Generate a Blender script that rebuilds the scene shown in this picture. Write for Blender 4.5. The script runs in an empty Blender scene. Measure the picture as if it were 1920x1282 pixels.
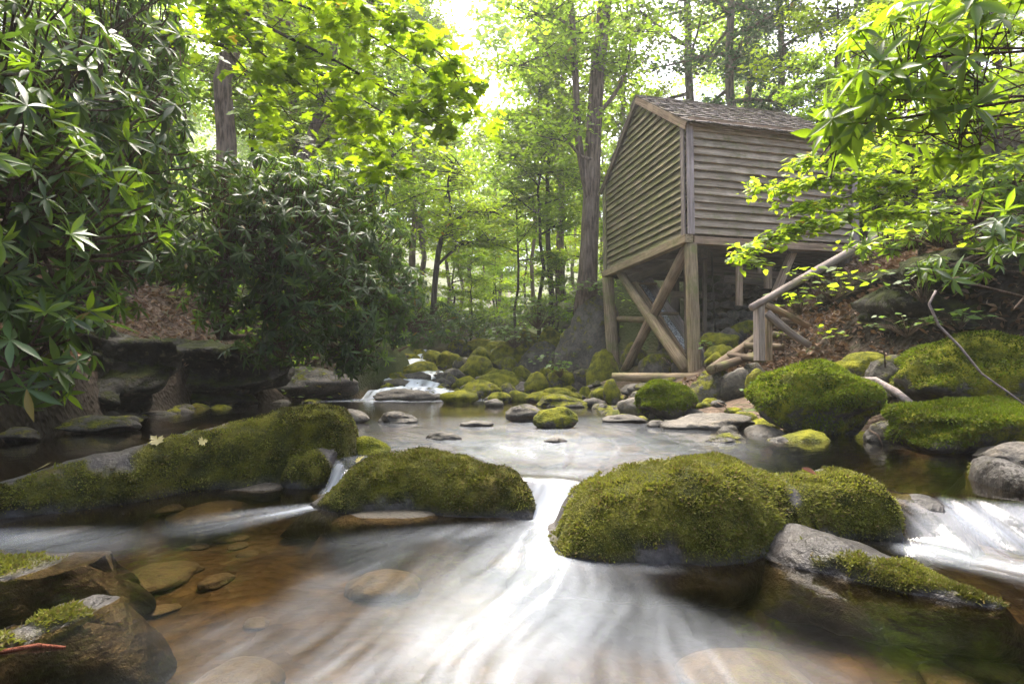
import bpy, math, random
import numpy as np
from mathutils import Vector, Matrix
random.seed(7); RNG = np.random.default_rng(7)
sc = bpy.context.scene
COL = sc.collection
# ---------------------------------------------------------------- camera, sky, sun, exposure
F = 1075.0; TH = math.atan(59 / F); CAMZ = 0.60
cam = bpy.data.cameras.new('camera'); cam.sensor_width = 36; cam.lens = F / 1920 * 36
cam.clip_start = 0.05; cam.clip_end = 800
camo = bpy.data.objects.new('camera', cam); COL.objects.link(camo)
camo.location = (0, 0, CAMZ); camo.rotation_euler = (math.pi / 2 + TH, 0, 0)
sc.camera = camo
SUN_EL, SUN_AZ = 64, -12           # azimuth from +Y (ahead) towards +X
w = bpy.data.worlds.new('World'); sc.world = w; w.use_nodes = True
nt = w.node_tree
sky = nt.nodes.new('ShaderNodeTexSky'); sky.sky_type = 'NISHITA'; sky.sun_disc = False
sky.sun_elevation = math.radians(SUN_EL); sky.sun_rotation = math.radians(SUN_AZ)
sky.dust_density = 6.0; sky.air_density = 0.5; sky.ozone_density = 0.3
nt.links.new(sky.outputs[0], nt.nodes['Background'].inputs[0])
nt.nodes['Background'].inputs[1].default_value = 0.15
sl = bpy.data.lights.new('sun', 'SUN'); sl.energy = 1.5; sl.angle = math.radians(30); sl.color = (1, .95, .85)
so = bpy.data.objects.new('sun', sl); COL.objects.link(so)
sd = Vector((math.sin(math.radians(SUN_AZ)) * math.cos(math.radians(SUN_EL)), math.cos(math.radians(SUN_AZ)) * math.cos(math.radians(SUN_EL)), math.sin(math.radians(SUN_EL))))
so.rotation_euler = sd.to_track_quat('Z', 'Y').to_euler(); so.location = sd * 60
vs = sc.view_settings; vs.view_transform = 'Standard'; vs.look = 'None'; vs.gamma = 1; vs.exposure = 2.75; vs.use_curve_mapping = False
cy = sc.cycles
cy.use_denoising = True; cy.max_bounces = 5; cy.diffuse_bounces = 3; cy.glossy_bounces = 2; cy.transmission_bounces = 4
cy.transparent_max_bounces = 12; cy.caustics_reflective = False; cy.caustics_refractive = False; cy.sample_clamp_indirect = 6

# ---------------------------------------------------------------- helpers
SF, CF = math.sin(TH), math.cos(TH)
def ray(px, py):
    a, b = (px - 960) / F, (641 - py) / F
    return np.array([a, CF - b * SF, SF + b * CF])
def at(px, py, Y):
    d = ray(px, py); return Vector(d * (Y / d[1])) + Vector((0, 0, CAMZ))
def onz(px, py, z=0.0):
    d = ray(px, py); return Vector(d * ((z - CAMZ) / d[2])) + Vector((0, 0, CAMZ))
def hash3(i, j, k):
    n = (i * 374761393 + j * 668265263 + k * 2147483647 * 13) & 0xffffffff
    n = ((n ^ (n >> 13)) * 1274126177) & 0xffffffff
    return ((n ^ (n >> 16)) & 0xffff) / 65535.0
def vnoise(p):
    p = np.asarray(p, float); f = np.floor(p); t = p - f; t = t * t * (3 - 2 * t); f = f.astype(np.int64) + 100000
    r = 0
    for a in (0, 1):
        for b in (0, 1):
            for c in (0, 1):
                wgt = (t[:, 0] if a else 1 - t[:, 0]) * (t[:, 1] if b else 1 - t[:, 1]) * (t[:, 2] if c else 1 - t[:, 2])
                r = r + wgt * hash3(f[:, 0] + a, f[:, 1] + b, f[:, 2] + c)
    return r * 2 - 1
def fbm(p, o=4):
    p = np.asarray(p, float); r = 0; a = 1
    for k in range(o):
        r = r + a * vnoise(p + 17.3 * k); p = p * 2.03; a *= .5
    return r
def sm(x): x = np.clip(x, 0, 1); return x * x * (3 - 2 * x)

def mkmesh(name, V, Fc, mat=None, smooth=True, attrs=None):
    V = np.asarray(V, np.float32); Fc = np.asarray(Fc, np.int32); k = Fc.shape[1]
    m = bpy.data.meshes.new(name); m.vertices.add(len(V)); m.vertices.foreach_set('co', V.ravel())
    m.loops.add(Fc.size); m.loops.foreach_set('vertex_index', Fc.ravel())
    m.polygons.add(len(Fc)); m.polygons.foreach_set('loop_start', np.arange(0, Fc.size, k, dtype=np.int32))
    m.polygons.foreach_set('use_smooth', np.full(len(Fc), smooth))
    if attrs:
        for n, v in attrs.items():
            a = m.attributes.new(n, 'FLOAT', 'POINT'); a.data.foreach_set('value', np.asarray(v, np.float32))
    m.update(calc_edges=True); m.validate()
    if mat: m.materials.append(mat)
    return m
WM = {}
def link(name, data, M=None, parent=None, label=None, cat=None, group=None, kind=None):
    o = bpy.data.objects.new(name, data); COL.objects.link(o)
    M = M if M is not None else Matrix.Identity(4)
    WM[o.name] = M
    if parent is not None:
        o.parent = parent; o.matrix_parent_inverse = WM[parent.name].inverted()
    o.matrix_basis = M
    if label: o['label'] = label
    if cat: o['category'] = cat
    if group: o['group'] = group
    if kind: o['kind'] = kind
    return o
def thing(name, loc, label, cat, group=None):
    o = link(name, None, Matrix.Translation(loc), None, label, cat, group); o.empty_display_size = .2
    return o
def basis(a, b, up=(0, 0, 1)):
    a, b = Vector(a), Vector(b); x = (b - a); L = x.length; x /= L; up = Vector(up)
    y = up.cross(x)
    if y.length < 1e-4: y = Vector((0, 1, 0)).cross(x)
    y.normalize(); z = x.cross(y)
    return Matrix(((x.x, y.x, z.x, (a.x + b.x) / 2), (x.y, y.y, z.y, (a.y + b.y) / 2), (x.z, y.z, z.z, (a.z + b.z) / 2), (0, 0, 0, 1))), L
BOXF = [(0, 3, 2, 1), (4, 5, 6, 7), (0, 1, 5, 4), (1, 2, 6, 5), (2, 3, 7, 6), (3, 0, 4, 7)]
def bar(name, a, b, wy, wz, mat, parent=None, up=(0, 0, 1), jit=.004, endcut=(0, 0), **kw):
    """a squared timber or board from a to b; wy across, wz along `up`"""
    M, L = basis(a, b, up); n = max(1, int(L / .5)); V = []; Fc = []
    for i in range(n + 1):
        x = -L / 2 + L * i / n
        j = [random.uniform(-jit, jit) for _ in range(4)]
        for k, (sy, sz) in enumerate(((-1, -1), (1, -1), (1, 1), (-1, 1))):
            xx = x + (endcut[0] * sz * .5 if i == 0 else 0) + (endcut[1] * sz * .5 if i == n else 0)
            V.append((xx, sy * (wy / 2) + j[k] * .5, sz * (wz / 2) + j[(k // 2) * 2]))
    for i in range(n):
        for k in range(4): Fc.append((i * 4 + k, i * 4 + (k + 1) % 4, i * 4 + 4 + (k + 1) % 4, i * 4 + 4 + k))
    Fc.append((3, 2, 1, 0)); Fc.append(tuple(n * 4 + k for k in range(4)))
    return link(name, mkmesh(name, V, Fc, mat, False), M, parent, **kw)
def tube_arrays(path, rad, ns=8, wob=0.0, seed=0, cap=True):
    path = [Vector(p) for p in path]; V = []; Fc = []; rg = random.Random(seed)
    ref = None
    for i, p in enumerate(path):
        t = (path[min(i + 1, len(path) - 1)] - path[max(i - 1, 0)])
        t = t.normalized() if t.length > 1e-6 else Vector((0, 0, 1))
        if ref is None: ref = Vector((1, 0, 0)) if abs(t.x) < .9 else Vector((0, 1, 0))
        u = (ref - t * ref.dot(t)).normalized(); v = t.cross(u); ref = u
        for k in range(ns):
            a = 2 * math.pi * k / ns; r = rad[i] * (1 + wob * (rg.random() - .5))
            V.append(p + (u * math.cos(a) + v * math.sin(a)) * r)
    n = len(path)
    for i in range(n - 1):
        for k in range(ns): Fc.append((i * ns + k, i * ns + (k + 1) % ns, (i + 1) * ns + (k + 1) % ns, (i + 1) * ns + k))
    if cap:
        for e, rv in ((0, 1), (n - 1, 0)):
            c = len(V); V.append(path[e])
            for k in range(ns):
                q = (e * ns + k, e * ns + (k + 1) % ns)
                Fc.append((q[1], q[0], c, c) if rv else (q[0], q[1], c, c))
    V = np.array([tuple(v) for v in V]); return V, Fc
def join(parts):
    V = []; Fc = []; o = 0
    for v, f in parts:
        V.append(np.asarray(v)); Fc.append(np.asarray(f) + o); o += len(v)
    return np.concatenate(V), np.concatenate(Fc)
def quads(V, Fc, name, mat):
    """arrays whose caps are degenerate quads -> mesh with tris and quads"""
    m = bpy.data.meshes.new(name); Fl = [tuple(f[:3]) if f[2] == f[3] else tuple(f) for f in np.asarray(Fc).tolist()]
    m.from_pydata([tuple(v) for v in np.asarray(V).tolist()], [], Fl); m.polygons.foreach_set('use_smooth', [True] * len(Fl)); m.update()
    if mat: m.materials.append(mat)
    return m
def tube(name, path, rad, mat, parent=None, ns=8, wob=0.0, seed=0, **kw):
    V, Fc = tube_arrays(path, rad, ns, wob, seed)
    c = Vector(path[0]); V = V - np.array(c)
    return link(name, quads(V, Fc, name, mat), Matrix.Translation(c), parent, **kw)
def log(name, a, b, r0, r1, mat, parent=None, ns=12, n=9, bow=.02, seed=1, **kw):
    """round timber with its long axis on local x (so the grain follows it)"""
    M, L = basis(a, b); rg = random.Random(seed); b1, b2 = rg.uniform(-bow, bow), rg.uniform(-bow, bow)
    path = [(-L / 2 + L * i / (n - 1), math.sin(math.pi * i / (n - 1)) * b1, math.sin(math.pi * i / (n - 1)) * b2) for i in range(n)]
    V, Fc = tube_arrays(path, [(r0 + (r1 - r0) * i / (n - 1)) * (1 + .04 * rg.uniform(-1, 1)) for i in range(n)], ns, .06, seed)
    return link(name, quads(V, Fc, name, mat), M, parent, **kw)

# ---------------------------------------------------------------- materials
def newmat(name):
    m = bpy.data.materials.new(name); m.use_nodes = True; n = m.node_tree
    for x in list(n.nodes): n.nodes.remove(x)
    return m, n.nodes, n.links
class NB:
    """tiny node builder"""
    def __init__(s, name):
        s.m, s.N, s.L = newmat(name)
    def n(s, t, **kw):
        x = s.N.new('ShaderNode' + t)
        for k, v in kw.items():
            if k.startswith('i_'):
                key = k[2:]; key = int(key) if key.isdigit() else key.replace('_', ' ')
                s.put(x.inputs[key], v)
            else: setattr(x, k, v)
        return x
    def put(s, inp, v):
        if isinstance(v, bpy.types.NodeSocket): s.L.new(v, inp)
        elif isinstance(v, bpy.types.Node): s.L.new(v.outputs[0], inp)
        else: inp.default_value = v
    def math(s, op, a, b=0.0, c=None, clamp=False):
        x = s.n('Math', operation=op, use_clamp=clamp); s.put(x.inputs[0], a); s.put(x.inputs[1], b)
        if c is not None: s.put(x.inputs[2], c)
        return x.outputs[0]
    def ramp(s, fac, a, b): # smooth 0..1
        x = s.n('MapRange', interpolation_type='SMOOTHSTEP'); s.put(x.inputs[0], fac); x.inputs[1].default_value = a; x.inputs[2].default_value = b
        return x.outputs[0]
    def mix(s, fac, a, b):
        x = s.n('Mix', data_type='RGBA'); s.put(x.inputs[0], fac)
        s.put(x.inputs[6], a if not isinstance(a, tuple) else (*a, 1)); s.put(x.inputs[7], b if not isinstance(b, tuple) else (*b, 1))
        return x.outputs[2]
    def noise(s, vec, scale, detail=4, rough=.55):
        x = s.n('TexNoise', noise_dimensions='3D'); s.put(x.inputs['Vector'], vec); x.inputs['Scale'].default_value = scale
        x.inputs['Detail'].default_value = detail; x.inputs['Roughness'].default_value = rough
        return x.outputs[0]
    def bump(s, h, strength=.5, dist=.02, normal=None):
        x = s.n('Bump'); s.put(x.inputs['Height'], h); x.inputs['Strength'].default_value = strength; x.inputs['Distance'].default_value = dist
        if normal is not None: s.put(x.inputs['Normal'], normal)
        return x.outputs[0]
    def bsdf(s, col, rough=.8, normal=None, spec=.5, **kw):
        x = s.n('BsdfPrincipled'); s.put(x.inputs['Base Color'], (*col, 1) if isinstance(col, tuple) else col); s.put(x.inputs['Roughness'], rough)
        s.put(x.inputs['Specular IOR Level'], spec)
        if normal is not None: s.put(x.inputs['Normal'], normal)
        return x.outputs[0]
    def out(s, sh):
        o = s.n('OutputMaterial'); s.put(o.inputs[0], sh); return s.m
    def attr(s, name, typ='GEOMETRY'):
        return s.n('Attribute', attribute_name=name, attribute_type=typ).outputs['Fac']
    def orand(s): return s.n('ObjectInfo').outputs['Random']
    def pos(s): return s.n('NewGeometry').outputs['Position']
    def nz(s):
        x = s.n('SeparateXYZ'); s.L.new(s.n('NewGeometry').outputs['Normal'], x.inputs[0]); return x.outputs[2]
    def pz(s):
        x = s.n('SeparateXYZ'); s.L.new(s.pos(), x.inputs[0]); return x.outputs[2]
    def mixsh(s, f, a, b):
        x = s.n('MixShader'); s.put(x.inputs[0], f); s.put(x.inputs[1], a); s.put(x.inputs[2], b); return x.outputs[0]

def leaf_mat(name, base, trans, tmix=.5, rough=.4, spec=.5, var=.35, yellow=None):
    b = NB(name)
    r = b.math('FRACT', b.math('ADD', b.attr('rnd'), b.orand()))
    lo = tuple(c * (1 - var) for c in base); hi = tuple(c * (1 + var) for c in base)
    col = b.mix(r, lo, hi); tc = b.mix(r, tuple(c * (1 - var) for c in trans), tuple(min(1, c * (1 + var)) for c in trans))
    if yellow:
        k = b.ramp(b.math('FRACT', b.math('MULTIPLY', r, 7.13)), 1 - yellow[1], 1.0)
        col = b.mix(k, col, yellow[0]); tc = b.mix(k, tc, yellow[0])
    p = b.bsdf(col, rough, spec=spec)
    t = b.n('BsdfTranslucent'); b.put(t.inputs[0], tc)
    return b.out(b.mixsh(tmix, p, t.outputs[0]))
M_MAPLE = leaf_mat('maple_leaf', (.08, .14, .010), (.33, .48, .012), .55, .5, .3, .35, ((.35, .22, .02), .015))
M_BEECH = leaf_mat('lime_leaf', (.10, .17, .012), (.41, .56, .022), .58, .5, .3, .3, ((.4, .25, .02), .02))
M_WOODL = leaf_mat('wood_leaf', (.085, .145, .015), (.31, .48, .024), .55, .5, .3, .5, ((.28, .2, .02), .02))
M_WOODD = leaf_mat('dark_wood_leaf', (.06, .10, .016), (.22, .32, .02), .5, .5, .3, .5)
M_HEML = leaf_mat('hemlock_needles', (.045, .085, .045), (.08, .15, .05), .4, .5, .4, .4)
M_RHODO = leaf_mat('rhododendron_leaf', (.040, .074, .022), (.12, .22, .014), .32, .42, .38, .45, ((.22, .16, .02), .02))
M_RHODOL = leaf_mat('young_rhododendron_leaf', (.06, .115, .012), (.24, .38, .012), .48, .36, .5, .35)
M_SHRUB = leaf_mat('shrub_leaf', (.07, .13, .025), (.18, .30, .03), .45, .45, .4, .4)
M_LITTER = leaf_mat('dead_leaf', (.17, .105, .065), (.12, .07, .03), .2, .7, .2, .6, ((.30, .22, .17), .25))
M_YELLOWLEAF = leaf_mat('fallen_yellow_leaf', (.30, .26, .09), (.3, .25, .02), .25, .5, .4, .2)
M_PALELEAF = leaf_mat('fallen_pale_leaf', (.34, .38, .26), (.2, .25, .1), .25, .5, .4, .2)
M_REDLEAF = leaf_mat('fallen_red_leaf', (.20, .075, .035), (.15, .05, .02), .25, .5, .4, .2)

def bark_mat(name, c0, c1, moss=.0, sc_=1.0, mossc=(.07, .10, .015)):
    b = NB(name)
    tc = b.n('TexCoord').outputs['Object']
    mp = b.n('Mapping'); b.put(mp.inputs[0], tc); mp.inputs[3].default_value = (9 * sc_, 9 * sc_, 1.3 * sc_)
    n1 = b.noise(mp.outputs[0], 1.6, 6, .65); n2 = b.noise(tc, 1.1 * sc_, 3)
    col = b.mix(b.ramp(n1, .35, .68), c0, c1)
    col = b.mix(b.math('MULTIPLY', b.ramp(n2, .45, .75), .5), col, tuple((x + .06) * 1.2 for x in c1))
    if moss: col = b.mix(b.ramp(b.math('ADD', b.noise(tc, 2.2, 5, .7), moss - .5), .48, .62), col, mossc)
    return b.out(b.bsdf(col, .9, b.bump(n1, .9, .05), .15))
M_BARK = bark_mat('grey_brown_bark', (.055, .042, .035), (.20, .155, .13), .25)
M_BARKR = bark_mat('reddish_bark', (.06, .043, .033), (.215, .158, .125), .2)
M_BARKD = bark_mat('dark_bark', (.02, .016, .012), (.075, .06, .045), .2)
M_TWIG = bark_mat('twig_bark', (.035, .022, .014), (.12, .08, .055), .1, 6)
def wood_mat(name, c0, c1, algae=0.0, moss=0.0, algc=(.14, .15, .045)):
    b = NB(name)
    tc = b.n('TexCoord').outputs['Object']
    off = b.n('VectorMath', operation='ADD'); b.put(off.inputs[0], tc)
    cx = b.n('CombineXYZ'); r = b.orand(); b.put(cx.inputs[0], b.math('MULTIPLY', r, 91.)); b.put(cx.inputs[1], b.math('MULTIPLY', r, 37.)); b.put(off.inputs[1], cx.outputs[0])
    mp = b.n('Mapping'); b.put(mp.inputs[0], off.outputs[0]); mp.inputs[3].default_value = (1.2, 22, 22)
    g = b.noise(mp.outputs[0], 1.5, 6, .7)
    big = b.noise(off.outputs[0], 1.7, 4, .6)
    col = b.mix(b.ramp(g, .3, .72), c0, c1)
    col = b.mix(b.math('MULTIPLY', b.ramp(big, .5, .75), .45), col, tuple(min(1, x * 1.45) for x in c1))
    rr = b.math('MULTIPLY', b.math('SUBTRACT', r, .5), .5)
    hv = b.n('HueSaturation'); b.put(hv.inputs['Value'], b.math('ADD', rr, 1.0)); b.put(hv.inputs['Color'], col); col = hv.outputs[0]
    if algae: col = b.mix(b.math('MULTIPLY', b.ramp(b.noise(off.outputs[0], 2.6, 5, .65), .60 - algae * .5, .80 - algae * .3), .75), col, algc)
    if moss: col = b.mix(b.ramp(b.math('ADD', b.noise(off.outputs[0], 5, 5, .7), moss - .5), .46, .6), col, (.10, .125, .012))
    return b.out(b.bsdf(col, .85, b.bump(g, .6, .012), .2))
M_CLAP = wood_mat('weathered_clapboard', (.165, .125, .085), (.46, .375, .28), .22)
M_CLAPG = wood_mat('weathered_clapboard_algae', (.10, .085, .05), (.30, .25, .16), .5)
M_TIMB = wood_mat('weathered_timber', (.13, .088, .058), (.36, .26, .18), .15)
M_TIMBM = wood_mat('mossy_timber', (.14, .10, .06), (.36, .275, .175), .3, .30)
M_TIMBG = wood_mat('grey_timber', (.15, .12, .105), (.36, .30, .28), .0)
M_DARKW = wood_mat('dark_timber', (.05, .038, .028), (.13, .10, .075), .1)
M_STEP = wood_mat('damp_log', (.07, .05, .033), (.19, .14, .10), .25, .25)
M_SHING = wood_mat('wooden_shingle', (.10, .085, .075), (.27, .235, .215), .2, .18)

def rock_mat(name, hero=False, grey0=(.038, .034, .028), grey1=(.135, .12, .10), moss0=(.065, .078, .007), moss1=(.26, .255, .014)):
    b = NB(name)
    tc = b.n('TexCoord').outputs['Object'] if hero else b.pos()
    n1 = b.noise(tc, 3.0, 6, .6); n2 = b.noise(tc, 22, 5, .65); n3 = b.noise(tc, 70, 3, .6)
    rock = b.mix(b.ramp(b.math('ADD', b.math('MULTIPLY', n1, .6), b.math('MULTIPLY', n2, .4)), .36, .66), grey0, grey1)
    rock = b.mix(b.math('MULTIPLY', b.ramp(b.noise(tc, 8, 4), .56, .66), .5), rock, (.16, .13, .09))
    if hero: mk = b.attr('moss')
    else:
        am = b.attr('moss_amount', 'OBJECT')
        x = b.math('ADD', b.math('MULTIPLY', b.nz(), .26), b.math('MULTIPLY', b.math('SUBTRACT', b.noise(tc, 4.0, 6, .7), .5), 1.7))
        mk = b.ramp(b.math('ADD', x, am), .34, .60)
    mcol = b.mix(b.ramp(b.noise(tc, 7 if hero else 5, 5, .7), .34, .66), moss0, moss1)
    mcol = b.mix(b.math('MULTIPLY', b.ramp(n3, .45, .7), .45), mcol, tuple(x * .35 for x in moss0))
    mcol = b.mix(b.math('MULTIPLY', b.ramp(b.noise(tc, 3.3, 4), .58, .70), .5), mcol, (.13, .09, .03))
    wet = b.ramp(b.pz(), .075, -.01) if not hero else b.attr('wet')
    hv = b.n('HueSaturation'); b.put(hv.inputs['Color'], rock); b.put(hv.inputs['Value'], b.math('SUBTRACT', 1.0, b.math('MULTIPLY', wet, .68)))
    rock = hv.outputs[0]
    col = b.mix(mk, rock, mcol)
    rough = b.math('ADD', b.math('MULTIPLY', mk, .3), b.math('SUBTRACT', .72, b.math('MULTIPLY', wet, .34)), clamp=True)
    h = b.math('ADD', b.math('MULTIPLY', n2, .5), b.math('MULTIPLY', b.math('ADD', n3, .4), b.math('MULTIPLY', mk, .9)))
    return b.out(b.bsdf(col, rough, b.bump(h, .95, .05), .28))
M_ROCK = rock_mat('mossy_rock')
M_LEDGE_SHADED = rock_mat('shade_darkened_ledge_rock', grey0=(.008, .008, .006), grey1=(.034, .030, .022), moss0=(.014, .02, .004), moss1=(.05, .06, .008))  # wet mossy rock, its grey and moss darkened to carry the overhang's shade
M_HERO = rock_mat('mossy_hero_rock', True, grey0=(.035, .031, .028), grey1=(.13, .118, .11), moss0=(.035, .040, .006), moss1=(.13, .125, .010))
M_MOSS = leaf_mat('moss_fronds', (.098, .104, .016), (.17, .18, .02), .3, .7, .25, .8, ((.15, .11, .04), .32))
M_MOSSG = leaf_mat('green_moss_fronds', (.085, .115, .008), (.16, .22, .01), .3, .7, .2, .6, ((.15, .12, .02), .1))
def ground_mat():
    b = NB('forest_floor'); p = b.pos()
    v = b.n('TexVoronoi'); b.put(v.inputs['Vector'], p); v.inputs['Scale'].default_value = 13
    lit = b.mix(v.outputs['Color'], (.045, .03, .02), (.13, .088, .06))
    lit = b.mix(b.ramp(b.noise(p, 2.3, 5, .65), .55, .68), lit, (.035, .028, .018))
    lit = b.mix(b.ramp(b.noise(p, 1.1, 5, .7), .56, .66), lit, (.055, .085, .018))
    v2 = b.n('TexVoronoi'); b.put(v2.inputs['Vector'], p); v2.inputs['Scale'].default_value = 5.5
    v2.inputs['Randomness'].default_value = 1
    bed = b.mix(b.ramp(b.noise(p, 4, 5, .6), .35, .65), (.032, .023, .011), (.09, .065, .033))
    bed = b.mix(b.math('MULTIPLY', b.ramp(v2.outputs['Distance'], .1, .5), .6), bed, (.02, .014, .006))
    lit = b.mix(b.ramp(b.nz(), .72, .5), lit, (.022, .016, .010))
    f = b.attr('bed'); py_ = b.n('SeparateXYZ'); b.L.new(p, py_.inputs[0])
    lit = b.mix(b.math('MULTIPLY', b.ramp(py_.outputs[1], 12.5, 17), .8), lit, b.mix(b.noise(p, 3, 5), (.03, .05, .012), (.09, .12, .025)))
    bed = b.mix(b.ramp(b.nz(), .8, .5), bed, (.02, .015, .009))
    h = b.math('ADD', v.outputs['Distance'], b.noise(p, 9, 5))
    return b.out(b.bsdf(b.mix(f, lit, bed), .85, b.bump(h, .8, .05), .2))
M_GROUND = ground_mat()
def water_mat():
    b = NB('stream_water'); p = b.pos()
    foam = b.attr('foam')
    nb = b.noise(p, 9, 3); nrm = b.bump(nb, .10, .03)
    fr = b.n('Fresnel'); fr.inputs[0].default_value = 1.33; b.put(fr.inputs[1], nrm)
    tr = b.n('BsdfTransparent'); tr.inputs[0].default_value = (.76, .64, .43, 1)
    gl = b.n('BsdfGlossy'); gl.inputs[0].default_value = (1, 1, 1, 1); gl.inputs[1].default_value = .075; b.put(gl.inputs['Normal'], nrm)
    wsh = b.mixsh(b.math('MULTIPLY', fr.outputs[0], 1.0, clamp=True), tr.outputs[0], gl.outputs[0])
    df = b.bsdf((.56, .61, .68), .55, None, .3)
    return b.out(b.mixsh(foam, wsh, df))
M_WATER = water_mat()

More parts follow.
